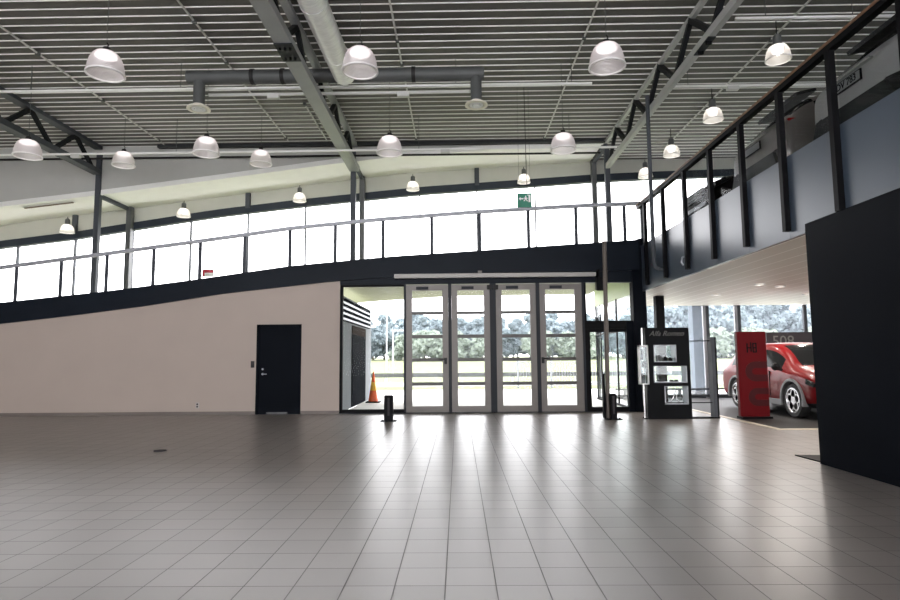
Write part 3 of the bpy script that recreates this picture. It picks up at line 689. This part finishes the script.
def bollard(x, y, label, w=.095):
    t = thing('barrier_bollard', (x, y, 0), label, 'bollard')
    b = B(); b.box(x-.17, x+.17, y-.09, y+.09, 0, .018)
    for s_ in (-.13, .13): b.lathe([(.016, .018), (.016, .035)], (x+s_, y, 0), 8, capt=True)
    obj('base_plate', b, M['blacksteel'], t)
    b = B(); b.box(x-w, x+w, y-.06, y+.06, .018, .54); b.box(x-w+.015, x+w-.015, y-.05, y+.05, .54, .555); obj('body', b, M['black'], t)
    obj('slot', B().box(x-.02, x+.02, y-.068, y-.06, .12, .5), M['darkbox'], t)
    return t
bollard(-1.51, 13.05, 'short black bollard on a base plate left of the entrance doors')
bollard(3.30, 13.05, 'short black bollard standing against the tall pole at the entrance', .065)
t = thing('guide_pole', (3.215, 13.22, 0), 'tall brown grey pole standing right of the entrance doors', 'pole')
obj('shaft', B().path([(3.235, 13.24, .02), (3.275, 13.24, 3.90)], .047, 14), M['polem'], t)
obj('base_plate', B().lathe([(.085, 0), (.085, .018)], (3.235, 13.24, 0), 20, capb=True, capt=True), M['blacksteel'], t)
obj('sleeve', B().box(3.13, 3.18, 13.19, 13.29, .02, .98), M['blacksteel'], t)
single('floor_mat', B().prism([(4.55, 7.78), (4.90, 7.78), (4.90, 8.26), (4.52, 8.31)], 'z', 0, .012), M['blacksteel'], 'small dark floor plate at the foot of the black partition', 'mat')

# ------------------------------------------------------------------ display stand, totem, back sign
t = thing('display_stand', (4.5, 13.2, 0), 'black display stand with three lit glass niches and a silver script name on top', 'display')
ya, yb = 13.06, 13.34; b = B()
xl, xr, zt = 4.045, 4.985, 1.955
b.box(xl, xr, ya, yb, 0, .31); b.box(xl, 4.413, ya, yb, .31, .70); b.box(4.918, xr, ya, yb, .31, .70); b.box(xl, xr, ya, yb, .70, .77)
b.box(xl, 4.195, ya, yb, .77, 1.13); b.box(4.912, xr, ya, yb, .77, 1.13); b.box(xl, xr, ya, yb, 1.13, 1.212)
b.box(xl, 4.213, ya, yb, 1.212, 1.584); b.box(4.70, xr, ya, yb, 1.212, 1.584); b.box(xl, xr, ya, yb, 1.584, zt)
obj('body', b, M['black'], t)
for x0, x1, z0, z1 in ((4.413, 4.918, .31, .70), (4.195, 4.912, .77, 1.13), (4.213, 4.70, 1.212, 1.584)):
    b = B(); e = .022
    b.box(x0, x0+e, ya-.004, yb+.004, z0, z1); b.box(x1-e, x1, ya-.004, yb+.004, z0, z1); b.box(x0, x1, ya-.004, yb+.004, z0, z0+e); b.box(x0, x1, ya-.004, yb+.004, z1-.012, z1)
    n = obj('niche', b, M['railm'], t)
    obj('glass', B().box(x0+e, x1-e, yb-.02, yb-.012, z0+e, z1-.012), M['case'], n)
text_mesh('script_name', 'Alfa Romeo', .155, M['script'], t, at(4.50, ya-.004, 1.825) @ FRONT, shear=.4)
b = B(); b.box(4.985, 5.47, 13.18, 13.22, 1.655, 1.675); b.box(4.985, 5.47, 13.18, 13.22, .325, .345); b.box(4.0, 5.60, 13.12, 13.30, 0, .03)
obj('side_bars', b, M['blacksteel'], t)
obj('end_panel', B().box(5.475, 5.545, 13.1, 13.3, .03, 1.745), M['dsteel'], t)
obj('end_edge', B().box(5.545, 5.58, 13.1, 13.3, .03, 1.745), M['blacksteel'], t)
obj('side_post', B().path([(3.985, 13.10, .03), (3.985, 13.10, 1.95)], .022, 10), M['chrome'], t)
wv = obj('side_case', B().box(3.90, 4.055, 13.0, 13.01, .76, 1.56), M['case'], t)
b = B(); b.box(3.88, 3.90, 12.98, 13.12, .74, 1.58); b.box(4.05, 4.07, 12.98, 13.12, .74, 1.58); b.box(3.88, 4.07, 12.98, 13.12, .74, .76); b.box(3.88, 4.07, 12.98, 13.12, 1.54, 1.58)
obj('case_frame', b, M['white'], wv); obj('back_sheet', B().box(3.90, 4.05, 13.11, 13.115, .76, 1.54), mat('pale_sheet', (.45, .48, .48), .4), wv)
def small(name, b, m, label, cat, grp=None): return single(name, b, m, label, cat, grp)
small('model_box', B().box(3.925, 4.0, 13.03, 13.09, .76, .98), M['darkbox'], 'dark box standing at the bottom of the narrow side case', 'box')
small('card_box', B().box(3.96, 4.045, 13.035, 13.095, 1.10, 1.24).box(4.035, 4.045, 13.06, 13.07, .98, 1.10), M['black'], 'black square box in the middle of the narrow side case', 'box')
small('booklet', B().box(3.905, 3.975, 13.04, 13.06, 1.26, 1.50), mat('dark_blue_print', (.02, .03, .06), .4), 'dark blue booklet in the upper part of the narrow side case', 'booklet')
for x, lab in ((4.335, 'pale cup at the left in the upper display niche'), (4.405, 'pale cup beside another cup in the upper display niche')):
    c = thing('cup', (x, 13.2, 1.234), lab, 'cup', 'cups in the display')
    obj('body', B().lathe([(.001, .005), (.024, .0), (.030, .12), (.026, .12), (.021, .01)], (x, 13.2, 1.234), 16), M['steel'], c)
    obj('handle', B().path([(x+.026, 13.2, 1.33), (x+.045, 13.2, 1.315), (x+.045, 13.2, 1.275), (x+.024, 13.2, 1.26)], .005, 6), M['steel'], c)
for x, h, lab in ((4.50, .075, 'small dark case right of the cups in the upper niche'), (4.61, .06, 'small dark case at the right end of the upper niche')):
    small('small_case', B().box(x-.04, x+.04, 13.16, 13.24, 1.234, 1.234+h).box(x-.02, x+.02, 13.18, 13.22, 1.234+h, 1.25+h), M['black'], lab, 'case', 'small dark cases')
for x, lab in ((4.40, 'flat dark item at the left of the middle niche'), (4.62, 'flat dark item in the middle of the wide niche'), (4.72, 'flat dark item at the right of the wide niche')):
    small('key_case', B().box(x-.04, x+.04, 13.17, 13.23, .792, .812).box(x-.03, x+.03, 13.18, 13.22, .812, .83), M['darkbox'], lab, 'case')
s_ = thing('loop_sculpture', (4.68, 13.2, .332), 'silver looped sculpture on a dark base in the lowest niche', 'sculpture')
obj('base', B().box(4.50, 4.85, 13.14, 13.26, .332, .352), M['darkbox'], s_)
b = B(); b.path([(4.58, 13.2, .36), (4.64, 13.2, .44), (4.68, 13.2, .56), (4.70, 13.2, .60), (4.72, 13.2, .54), (4.71, 13.2, .40), (4.76, 13.2, .36)], .014, 8); obj('loop', b, M['chrome'], s_)

t = thing('totem_sign', (6.29, 13.05, 0), 'tall red totem sign with dark emblem and large dark letters beside the red car', 'sign')
y0, y1 = 13.0, 13.10
obj('body', B().box(5.98, 6.60, y0, y1, .05, 1.85), M['red'], t)
obj('foot', B().box(5.98, 6.62, y0-.08, y1+.08, 0, .05), M['blacksteel'], t)
b = B(); Y = y0-.003
for x0, x1, z0, z1 in ((6.18, 6.205, 1.40, 1.60), (6.205, 6.26, 1.49, 1.515), (6.26, 6.285, 1.42, 1.62), (6.305, 6.33, 1.40, 1.61), (6.33, 6.39, 1.585, 1.61), (6.37, 6.395, 1.40, 1.61), (6.33, 6.37, 1.49, 1.515), (6.33, 6.37, 1.40, 1.425)):
    b.box(x0, x1, Y-.006, y0, z0, z1)
obj('emblem', b, M['black'], t)
def dring(b, zc, hh, x0, x1, y, th):
    n = 14; out = []; inn = []
    for k in range(n+1):
        a = PI/2 + PI*k/n
        out.append((x0+hh+hh*math.cos(a), zc+hh*math.sin(a))); inn.append((x0+hh+(hh-th)*math.cos(a), zc+(hh-th)*math.sin(a)))
    out = [(x1, zc+hh)] + out + [(x1, zc-hh)]; inn = [(x1, zc+hh-th)] + inn + [(x1, zc-hh+th)]
    for (p, q, r_, s2) in zip(out, out[1:], inn[1:], inn): b.prism([p, q, r_, s2], 'y', y-.004, y)
b = B(); dring(b, 1.0, .21, 6.13, 6.60, y0, .14); obj('large_letter', b, M['dred'], t)
b = B(); dring(b, .46, .19, 6.17, 6.60, y0, .13); obj('large_letter', b, M['dred'], t)

t = thing('number_sign', (9.5, 17.2, 0), 'dark low partition with pale outlined numerals behind the red car', 'sign')
obj('board', B().box(8.72, 10.4, 17.12, 17.2, .10, 1.98), M['darkbox'], t)
for x in (8.9, 10.2): obj('foot', B().box(x-.05, x+.05, 16.95, 17.37, 0, .10), M['blacksteel'], t)
text_mesh('numerals', '508', .42, M['script'], t, at(9.18, 17.115, 1.72) @ FRONT, extrude=.006)

# ------------------------------------------------------------------ cars
def wheel(root, x, y, side, r, w=.21, name='wheel'):
    """local car space; side=+1 outer face towards +y"""
    c = (x, y, r)
    def lt(prof, n=28):                          # profile (radius, offset outwards)
        b = B(); b.lathe([(a, o*side) for a, o in prof], c, n, 'y'); return b
    tyre = obj('tyre', lt([(r*.70, -w*.5), (r*.93, -w*.5), (r, -w*.38), (r, w*.30), (r*.94, w*.46), (r*.74, w*.48), (r*.70, w*.30)]), M['tyre'], root)
    b = lt([(.001, .02), (r*.70, .02), (r*.70, .035)]); obj('wheel_well', b, M['bplastic'], tyre)
    b = lt([(r*.68, w*.30), (r*.75, w*.47), (r*.69, w*.48), (r*.64, w*.34)]); 
    for k in range(5):                            # five round openings around the hub
        a = PI/2+2*PI*k/5; cc = (x+r*.40*math.cos(a), y, r+r*.40*math.sin(a))
        b.lathe([(r*.20, w*.36*side), (r*.27, w*.36*side), (r*.27, w*.42*side), (r*.20, w*.42*side), (r*.20, w*.36*side)], cc, 18, 'y')
    b.lathe([(.001, w*.40*side), (r*.15, w*.40*side), (r*.17, w*.34*side)], c, 16, 'y')
    obj('rim', b, M['rimm'], tyre)

def car(name, label, paint, st, wx=1.29, r=.345, trim=True, front=True, arch=None):
    """st: stations rear to front = (x, z_bottom, z_belt, z_top, half width, half width of roof)"""
    root = thing(name, (0, 0, 0), label, 'car')
    bm = bmesh.new(); rings = []
    for x, zb, bl, zt, w, wt in st:
        h = [(0, zb), (.82*w, zb), (.97*w, zb+.10), (w, zb+(bl-zb)*.45), (w*.99, bl-.09), (w*.955, bl), (wt+.05, zt-.09 if zt-bl > .2 else zt-(zt-bl)*.35), (wt*.93, zt-.015), (0, zt)]
        ring = h + [(-a, z) for a, z in reversed(h[1:-1])]
        rings.append([bm.verts.new((x, a, z)) for a, z in ring])
    n = len(rings[0]); cowl = [i for i, s in enumerate(st) if s[3]-s[2] < .2 and s[0] > 0][0]
    roofs = [i for i, s in enumerate(st) if s[3]-s[2] >= .3]; r0, r1 = roofs[0], roofs[-1]
    for i in range(len(st)-1):
        for k in range(n):
            f = bm.faces.new([rings[i][k], rings[i][(k+1) % n], rings[i+1][(k+1) % n], rings[i+1][k]])
            kk = k if k < n//2 else n-1-k
            mi = 0
            if kk in (0, 1): mi = 2
            if kk == 5 and r0 <= i < r1: mi = 1
            if kk == 7 and i in (r1-1, r1): mi = 1
            if kk in (6, 7) and i == r0-1: mi = 1
            if kk in (2,) and (i == 0): mi = 2
            f.material_index = mi
    bm.faces.new(rings[0][::-1]).material_index = 0; bm.faces.new(rings[-1]).material_index = 0
    bmesh.ops.recalc_face_normals(bm, faces=bm.faces)
    me = bpy.data.meshes.new('cage'); bm.to_mesh(me); bm.free()
    for m in (paint, M['carglass'], M['bplastic'], M['dark']): me.materials.append(m)
    o = bpy.data.objects.new('cage', me); COL.objects.link(o)
    ss = o.modifiers.new('s', 'SUBSURF'); ss.levels = 3; ss.render_levels = 3
    cb = B()
    for sx in (-1, 1):
        for sy in (-1, 1):
            cb.lathe([(r+.045, -.25), (r+.045, .25)], (sx*wx, sy*max(q[4] for q in st)*.98, r+.01), 32, 'y', True, True)
    cut = obj('cutter', cb, M['dark']); cut.location = (0, 0, 0)
    # obj() recentred the cutter on its base; put it back in car space
    cut.location = (0, 0, -.035)
    bo = o.modifiers.new('b', 'BOOLEAN'); bo.object = cut; bo.operation = 'DIFFERENCE'; bo.solver = 'EXACT'
    dg = bpy.context.evaluated_depsgraph_get(); dg.update()
    full = bpy.data.meshes.new_from_object(o.evaluated_get(dg), depsgraph=dg)
    for x_ in (o, cut): bpy.data.objects.remove(x_)
    names = {0: ('body', paint), 1: ('window_glass', M['carglass']), 2: ('underbody', M['bplastic']), 3: ('arch_liner', M['dark'])}
    for mi, (nm_, mm) in names.items():
        bm = bmesh.new(); bm.from_mesh(full)
        kill = [f for f in bm.faces if f.material_index != mi]
        bmesh.ops.delete(bm, geom=kill, context='FACES')
        if len(bm.faces) == 0: bm.free(); continue
        for f in bm.faces: f.material_index = 0; f.smooth = True
        for e in bm.edges: e.smooth = len(e.link_faces) == 2 and e.calc_face_angle(0) < .7
        m2 = bpy.data.meshes.new(nm_); bm.to_mesh(m2); bm.free(); m2.materials.append(mm)
        c = bpy.data.objects.new(nm_, m2); COL.objects.link(c); c.parent = root
    W = max(q[4] for q in st)
    for sx in (-1, 1):
        for sy in (-1, 1):
            wheel(root, sx*wx, sy*(W-.12), sy, r)
            if trim and arch:
                b = B(); n_ = 20; rr = r+.055
                for k in range(n_):
                    a0, a1 = -.25+(PI+.5)*k/n_, -.25+(PI+.5)*(k+1)/n_
                    P = [(sx*wx+q*math.cos(a), q*math.sin(a)+r+.01) for a, q in ((a0, rr-.02), (a1, rr-.02), (a1, rr+.035), (a0, rr+.035))]
                    b.prism(P, 'y', sy*(W-.10), sy*(W+.012))
                obj('arch_trim', b, arch, root)
    if trim and arch:
        for sy in (-1, 1): obj('sill_trim', B().box(-wx+r+.05, wx-r-.05, min(sy*(W-.06), sy*(W+.008)), max(sy*(W-.06), sy*(W+.008)), .24, .36), arch, root)
    for sy in (-1, 1):
        b = B(); mx = st[cowl][0]-.30; bl = st[cowl][2]
        b.lathe([(.001, -.09), (.06, -.07), (.085, 0), (.075, .06), (.001, .08)], (mx, sy*(W+.10), bl+.10), 14, 'x'); b.beam((mx-.02, sy*(W-.07), bl+.02), (mx-.02, sy*(W+.06), bl+.06), .06, .05)
        obj('wing_mirror', b, M['bplastic'], root)
    return root

def place(c, loc, rz): c.location = loc; c.rotation_euler = (0, 0, rz); return c

SUV = [(-2.24, .40, .78, .86, .70, .52), (-2.18, .27, .95, 1.03, .86, .66), (-2.08, .23, 1.00, 1.10, .905, .68), (-1.62, .21, 1.03, 1.56, .915, .66), (-1.0, .20, 1.02, 1.63, .915, .66),
       (-.2, .20, 1.0, 1.65, .915, .66), (.42, .20, .99, 1.61, .915, .66), (.85, .20, .985, 1.36, .915, .66), (1.18, .20, .98, 1.09, .915, .76), (1.65, .21, .95, 1.03, .905, .66), (2.02, .23, .85, .95, .87, .60), (2.18, .28, .66, .80, .78, .52), (2.24, .38, .60, .66, .62, .42)]
rc = car('red_car', 'shiny red compact car on the dark carpet, half hidden by the totem sign', M['carred'], SUV, wx=1.285, r=.365, arch=M['plastic'])
W = .915
for sy in (-1, 1):
    obj('headlight', B().prism([(1.80, .74), (2.06, .68), (2.10, .75), (1.82, .84)], 'y', sy*(W-.10), sy*(W-.02)), M['carglass'], rc)
    b = B(); b.box(-.42, .30, min(sy*(W-.02), sy*(W+.006)), max(sy*(W-.02), sy*(W+.006)), .985, 1.0); obj('window_strip', b, M['bplastic'], rc)
    b = B()
    for x in (-.62, .40): b.box(x-.006, x+.006, min(sy*(W-.03), sy*(W+.002)), max(sy*(W-.03), sy*(W+.002)), .42, .97)
    obj('door_gap', b, M['bplastic'], rc)
obj('grille', B().prism([(-.16, .52), (.16, .52), (.05, .26), (-.05, .26)], 'x', 2.18, 2.245), M['bplastic'], rc)
place(rc, (8.06, 14.42, .006), -PI/2)

WAG = [(-2.30, .34, .84, .92, .72, .55), (-2.24, .26, .96, 1.03, .88, .68), (-2.10, .22, 1.02, 1.12, .92, .70), (-1.72, .21, 1.04, 1.56, .925, .62), (-1.0, .20, 1.03, 1.62, .925, .62),
       (-.2, .20, 1.01, 1.63, .925, .62), (.42, .20, .99, 1.58, .925, .60), (.86, .20, .98, 1.34, .925, .62), (1.22, .20, .97, 1.08, .925, .68), (1.7, .21, .94, 1.01, .915, .66), (2.05, .23, .84, .93, .88, .60), (2.2, .28, .66, .78, .78, .52), (2.26, .38, .60, .66, .62, .42)]
def rear_kit(c, plate, spoiler=True):
    W = .925
    p = obj('licence_plate', B().box(-2.325, -2.305, -.27, .27, .75, .89), M['bplastic'], c)
    obj('plate_face', B().box(-2.330, -2.325, -.255, .255, .765, .875), M['platem'], p)
    R = Matrix.Rotation(-PI/2, 4, 'Z') @ FRONT
    if plate: text_mesh('plate_text', plate, .125, M['black'], p, at(-2.331, 0, .82) @ R, extrude=.002, bold=.002)
    b = B(); b.prism([(-.78, .30), (.78, .30), (.66, .55), (-.66, .55)], 'x', -2.335, -2.18); obj('bumper_insert', b, M['bplastic'], c)
    for sy in (-1, 1):
        obj('tail_lamp', B().prism([(sy*.78, .93), (sy*.86, .92), (sy*.845, 1.04), (sy*.79, 1.04)] , 'x', -2.15, -2.0), M['lampred'], c)
    if spoiler: obj('roof_spoiler', B().prism([(-1.86, 1.50), (-1.55, 1.575), (-1.55, 1.625), (-1.88, 1.55)], 'y', -.62, .62), M['bplastic'], c)
    obj('plate_strip', B().prism([(-.45, .93), (.45, .93), (.43, .965), (-.43, .965)], 'x', -2.325, -2.26), M['chrome'], c)
c1 = car('white_car', 'white car parked tail first behind the upper railing, nearest of three', M['carwhite'], WAG, r=.34, trim=False)
rear_kit(c1, 'DV 783'); place(c1, (7.34, 7.48, 4.0), 0)
c2 = car('beige_car', 'grey beige car parked tail first on the upper floor, second of three', M['cargold'], WAG, r=.34, trim=False)
rear_kit(c2, ''); place(c2, (7.34, 9.98, 4.0), 0)
c3 = car('dark_car', 'dark car with a slatted grille on the upper floor, furthest of three', M['carblack'], SUV, r=.35, trim=False)
b = B()
for i in range(4): b.box(2.19, 2.27, -.48, .48, .60+.055*i, .62+.055*i)
obj('grille', b, M['steel'], c3)
for sy in (-1, 1): obj('headlight', B().prism([(1.92, .80), (2.14, .70), (2.16, .80), (1.95, .90)], 'y', sy*.88, sy*.60), M['bplastic'], c3)
obj('lower_grille', B().box(2.19, 2.262, -.60, .60, .40, .48), M['steel'], c3)
place(c3, (7.30, 12.62, 4.0), PI)

# ------------------------------------------------------------------ outdoors
struct('ground_paving', B().box(-2.94, 4.40, 14.98, 19.4, -.15, -.005).box(-30, 40, 19.4, 25.2, -.15, -.005), M['paving'], 'pale paving outside the entrance', 'paving')
struct('lawn', B().prism([(25.2, -.02), (29.0, -.02), (29.0, -.3), (25.2, -.3)], 'x', -40, 60).prism([(33.5, -.02), (70, .35), (150, 1.3), (150, -.3), (33.5, -.3)], 'x', -140, 190), M['lawn'], 'pale green meadow outside', 'lawn')
struct('road', B().box(-60, 90, 29.0, 33.5, -.2, -.03), M['road'], 'grey road crossing in front of the meadow', 'road')
t = thing('guard_rail', (5, 28.6, 0), 'low grey guard rail along the road outside', 'guard rail')
obj('rail', B().box(-16, 34, 28.56, 28.60, .42, .62), M['steel'], t)
for i in range(17): obj('post', B().box(-15.5+3*i, -15.4+3*i, 28.60, 28.68, -.02, .6), M['galv'], t)

t = thing('traffic_cone', (-2.62, 18.55, 0), 'orange traffic cone standing outside by the dark panelled door', 'cone')
def rr(z): return .155 - .135*z/.93
x, y = -2.62, 18.55
obj('body', B().lathe([(rr(0), .03), (rr(.36), .36)], (x, y, 0), 20), M['cone'], t)
obj('band', B().lathe([(rr(.36), .36), (rr(.62), .62)], (x, y, 0), 20), M['coney'], t)
obj('tip', B().lathe([(rr(.62), .62), (rr(.93), .93), (.001, .94)], (x, y, 0), 20), M['cone'], t)
obj('foot', B().prism([(x-.21, y-.21), (x+.21, y-.21), (x+.21, y+.21), (x-.21, y+.21)], 'z', -.005, .035), M['blacksteel'], t)
for x, y, h, lab in ((-5.0, 46, 3.4, 'slim pale lamp post beyond the road, seen through the left pane'), (-6.2, 52, 6.6, 'taller pale lamp post beyond the road, seen through the left pane')):
    p = thing('street_lamp', (x, y, 0), lab, 'lamp post', 'lamp posts beyond the road')
    obj('mast', B().path([(x, y, 0), (x, y, h)], .06, 8), M['railm'], p); obj('head', B().box(x-.1, x+.9, y-.12, y+.12, h-.05, h+.08), M['railm'], p)
t = thing('metal_fence', (5, 26.5, 0), 'light metal bar fence on the grass beyond the right door leaf', 'fence')
b = B()
for z in (.15, 1.1): b.box(2.6, 8.4, 26.47, 26.53, z-.02, z+.02)
obj('rails', b, M['railm'], t)
for i in range(5): obj('post', B().box(2.6+1.45*i-.04, 2.6+1.45*i+.04, 26.45, 26.55, -.02, 1.25), M['railm'], t)
b = B()
for i in range(48): b.box(2.6+.1208*i-.008, 2.6+.1208*i+.008, 26.49, 26.51, .15, 1.1)
obj('bars', b, M['railm'], t)
t = thing('outdoor_pillar', (8.44, 21.4, 0), 'pale smooth pillar outside the showroom window', 'pillar')
obj('shaft', B().box(8.25, 8.63, 21.2, 21.6, -.005, 4.2), mat('pale_blue_pillar', (.10, .125, .15), .6, spec=.1), t); obj('foot', B().box(8.21, 8.67, 21.16, 21.64, -.005, .12), M['steel'], t)

def crown_mesh(seed, n, leaf, W, H, z0):
    rnd = random.Random(seed); b = B()
    blobs = [(rnd.uniform(-.5, .5)*W*.8, rnd.uniform(-.5, .5)*W*.8, z0+H*rnd.uniform(.15, .85), rnd.uniform(.28, .5)*W) for _ in range(9)] + [(0, 0, z0+H*.5, W*.5), (0, 0, z0+H*.8, W*.33)]
    for i in range(n):
        cx, cy, cz, r = rnd.choice(blobs)
        v = Vector((rnd.gauss(0, 1), rnd.gauss(0, 1), rnd.gauss(0, 1))).normalized()*r*rnd.uniform(.6, 1.0)
        p = Vector((cx+v.x, cy+v.y, max(-.1, cz+v.z*.8)))
        nn = (v.normalized()+Vector((rnd.gauss(0, .7), rnd.gauss(0, .7), rnd.gauss(0, .7)))).normalized(); a = nn.orthogonal().normalized(); c = nn.cross(a)
        ang = rnd.uniform(0, 6.3); a, c = a*math.cos(ang)+c*math.sin(ang), c*math.cos(ang)-a*math.sin(ang)
        s1, s2 = leaf*rnd.uniform(.6, 1.2), leaf*rnd.uniform(.5, .9)
        b.face([p-a*s1, p-c*s2, p+a*s1, p+c*s2])
    return b
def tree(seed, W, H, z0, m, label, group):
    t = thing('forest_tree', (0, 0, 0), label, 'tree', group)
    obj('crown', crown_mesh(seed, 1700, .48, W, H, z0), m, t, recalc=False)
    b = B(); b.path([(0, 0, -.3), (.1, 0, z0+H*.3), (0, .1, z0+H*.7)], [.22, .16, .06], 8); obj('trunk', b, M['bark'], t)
    return t
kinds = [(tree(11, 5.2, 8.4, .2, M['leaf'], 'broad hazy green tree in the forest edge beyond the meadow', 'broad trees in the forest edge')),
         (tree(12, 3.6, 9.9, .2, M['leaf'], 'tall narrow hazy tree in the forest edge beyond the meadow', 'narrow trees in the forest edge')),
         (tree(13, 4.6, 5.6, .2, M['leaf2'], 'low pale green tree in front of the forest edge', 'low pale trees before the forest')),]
rnd = random.Random(5); used = [False]*3
def put(k, x, y, s, rz):
    if not used[k]: used[k] = True; o = kinds[k]
    else: o = dup(kinds[k], (0, 0, 0), kinds[k]['label'])
    o.location = (x, y, .35+(y-70)*.012-.1); o.scale = (s, s, s); o.rotation_euler = (0, 0, rz)
x = -36
while x < 82:
    far = .84 if x < 28 else 1.12
    put(rnd.choice([0, 0, 1]), x, 112+rnd.uniform(-3, 3), rnd.uniform(.92, 1.15)*far, rnd.uniform(0, 6))
    put(rnd.choice([0, 1, 1]), x+1.6, 119+rnd.uniform(-2, 2), rnd.uniform(1.0, 1.25)*far, rnd.uniform(0, 6))
    if rnd.random() < .65: put(2, x+rnd.uniform(-1, 1), 106+rnd.uniform(-2, 2), rnd.uniform(.7, 1.05), rnd.uniform(0, 6))
    x += 3.3

# ------------------------------------------------------------------ light and camera
wd = bpy.data.worlds.new('overcast_sky'); SC.world = wd; wd.use_nodes = True; nt = wd.node_tree
bg = nt.nodes['Background']; bg.inputs['Color'].default_value = (1, .965, 1, 1); bg.inputs['Strength'].default_value = 4.0

cam = bpy.data.cameras.new('camera'); co = bpy.data.objects.new('camera', cam); COL.objects.link(co)
cam.sensor_width = 36; cam.lens = 24.0; cam.clip_start = .05; cam.clip_end = 500
P, YAW, R = math.radians(5.43), math.radians(.76), math.radians(.48)
fw = Vector((-math.sin(YAW)*math.cos(P), math.cos(YAW)*math.cos(P), math.sin(P)))
rt0 = Vector((math.cos(YAW), math.sin(YAW), 0)); up0 = rt0.cross(fw)
rt = rt0*math.cos(R) - up0*math.sin(R); up = rt0*math.sin(R) + up0*math.cos(R)
co.matrix_world = Matrix(((rt.x, up.x, -fw.x, 0), (rt.y, up.y, -fw.y, 0), (rt.z, up.z, -fw.z, 1.36), (0, 0, 0, 1)))
SC.camera = co
SC.view_settings.view_transform = 'Standard'; SC.view_settings.look = 'None'; SC.view_settings.gamma = 1; SC.view_settings.exposure = 1.0
SC.view_settings.use_curve_mapping = False
SC.cycles.use_denoising = True
SC.cycles.max_bounces = 10; SC.cycles.diffuse_bounces = 6; SC.cycles.glossy_bounces = 4; SC.cycles.transparent_max_bounces = 24
SC.cycles.sample_clamp_indirect = 8
SC.cycles.caustics_reflective = True; SC.cycles.caustics_refractive = False
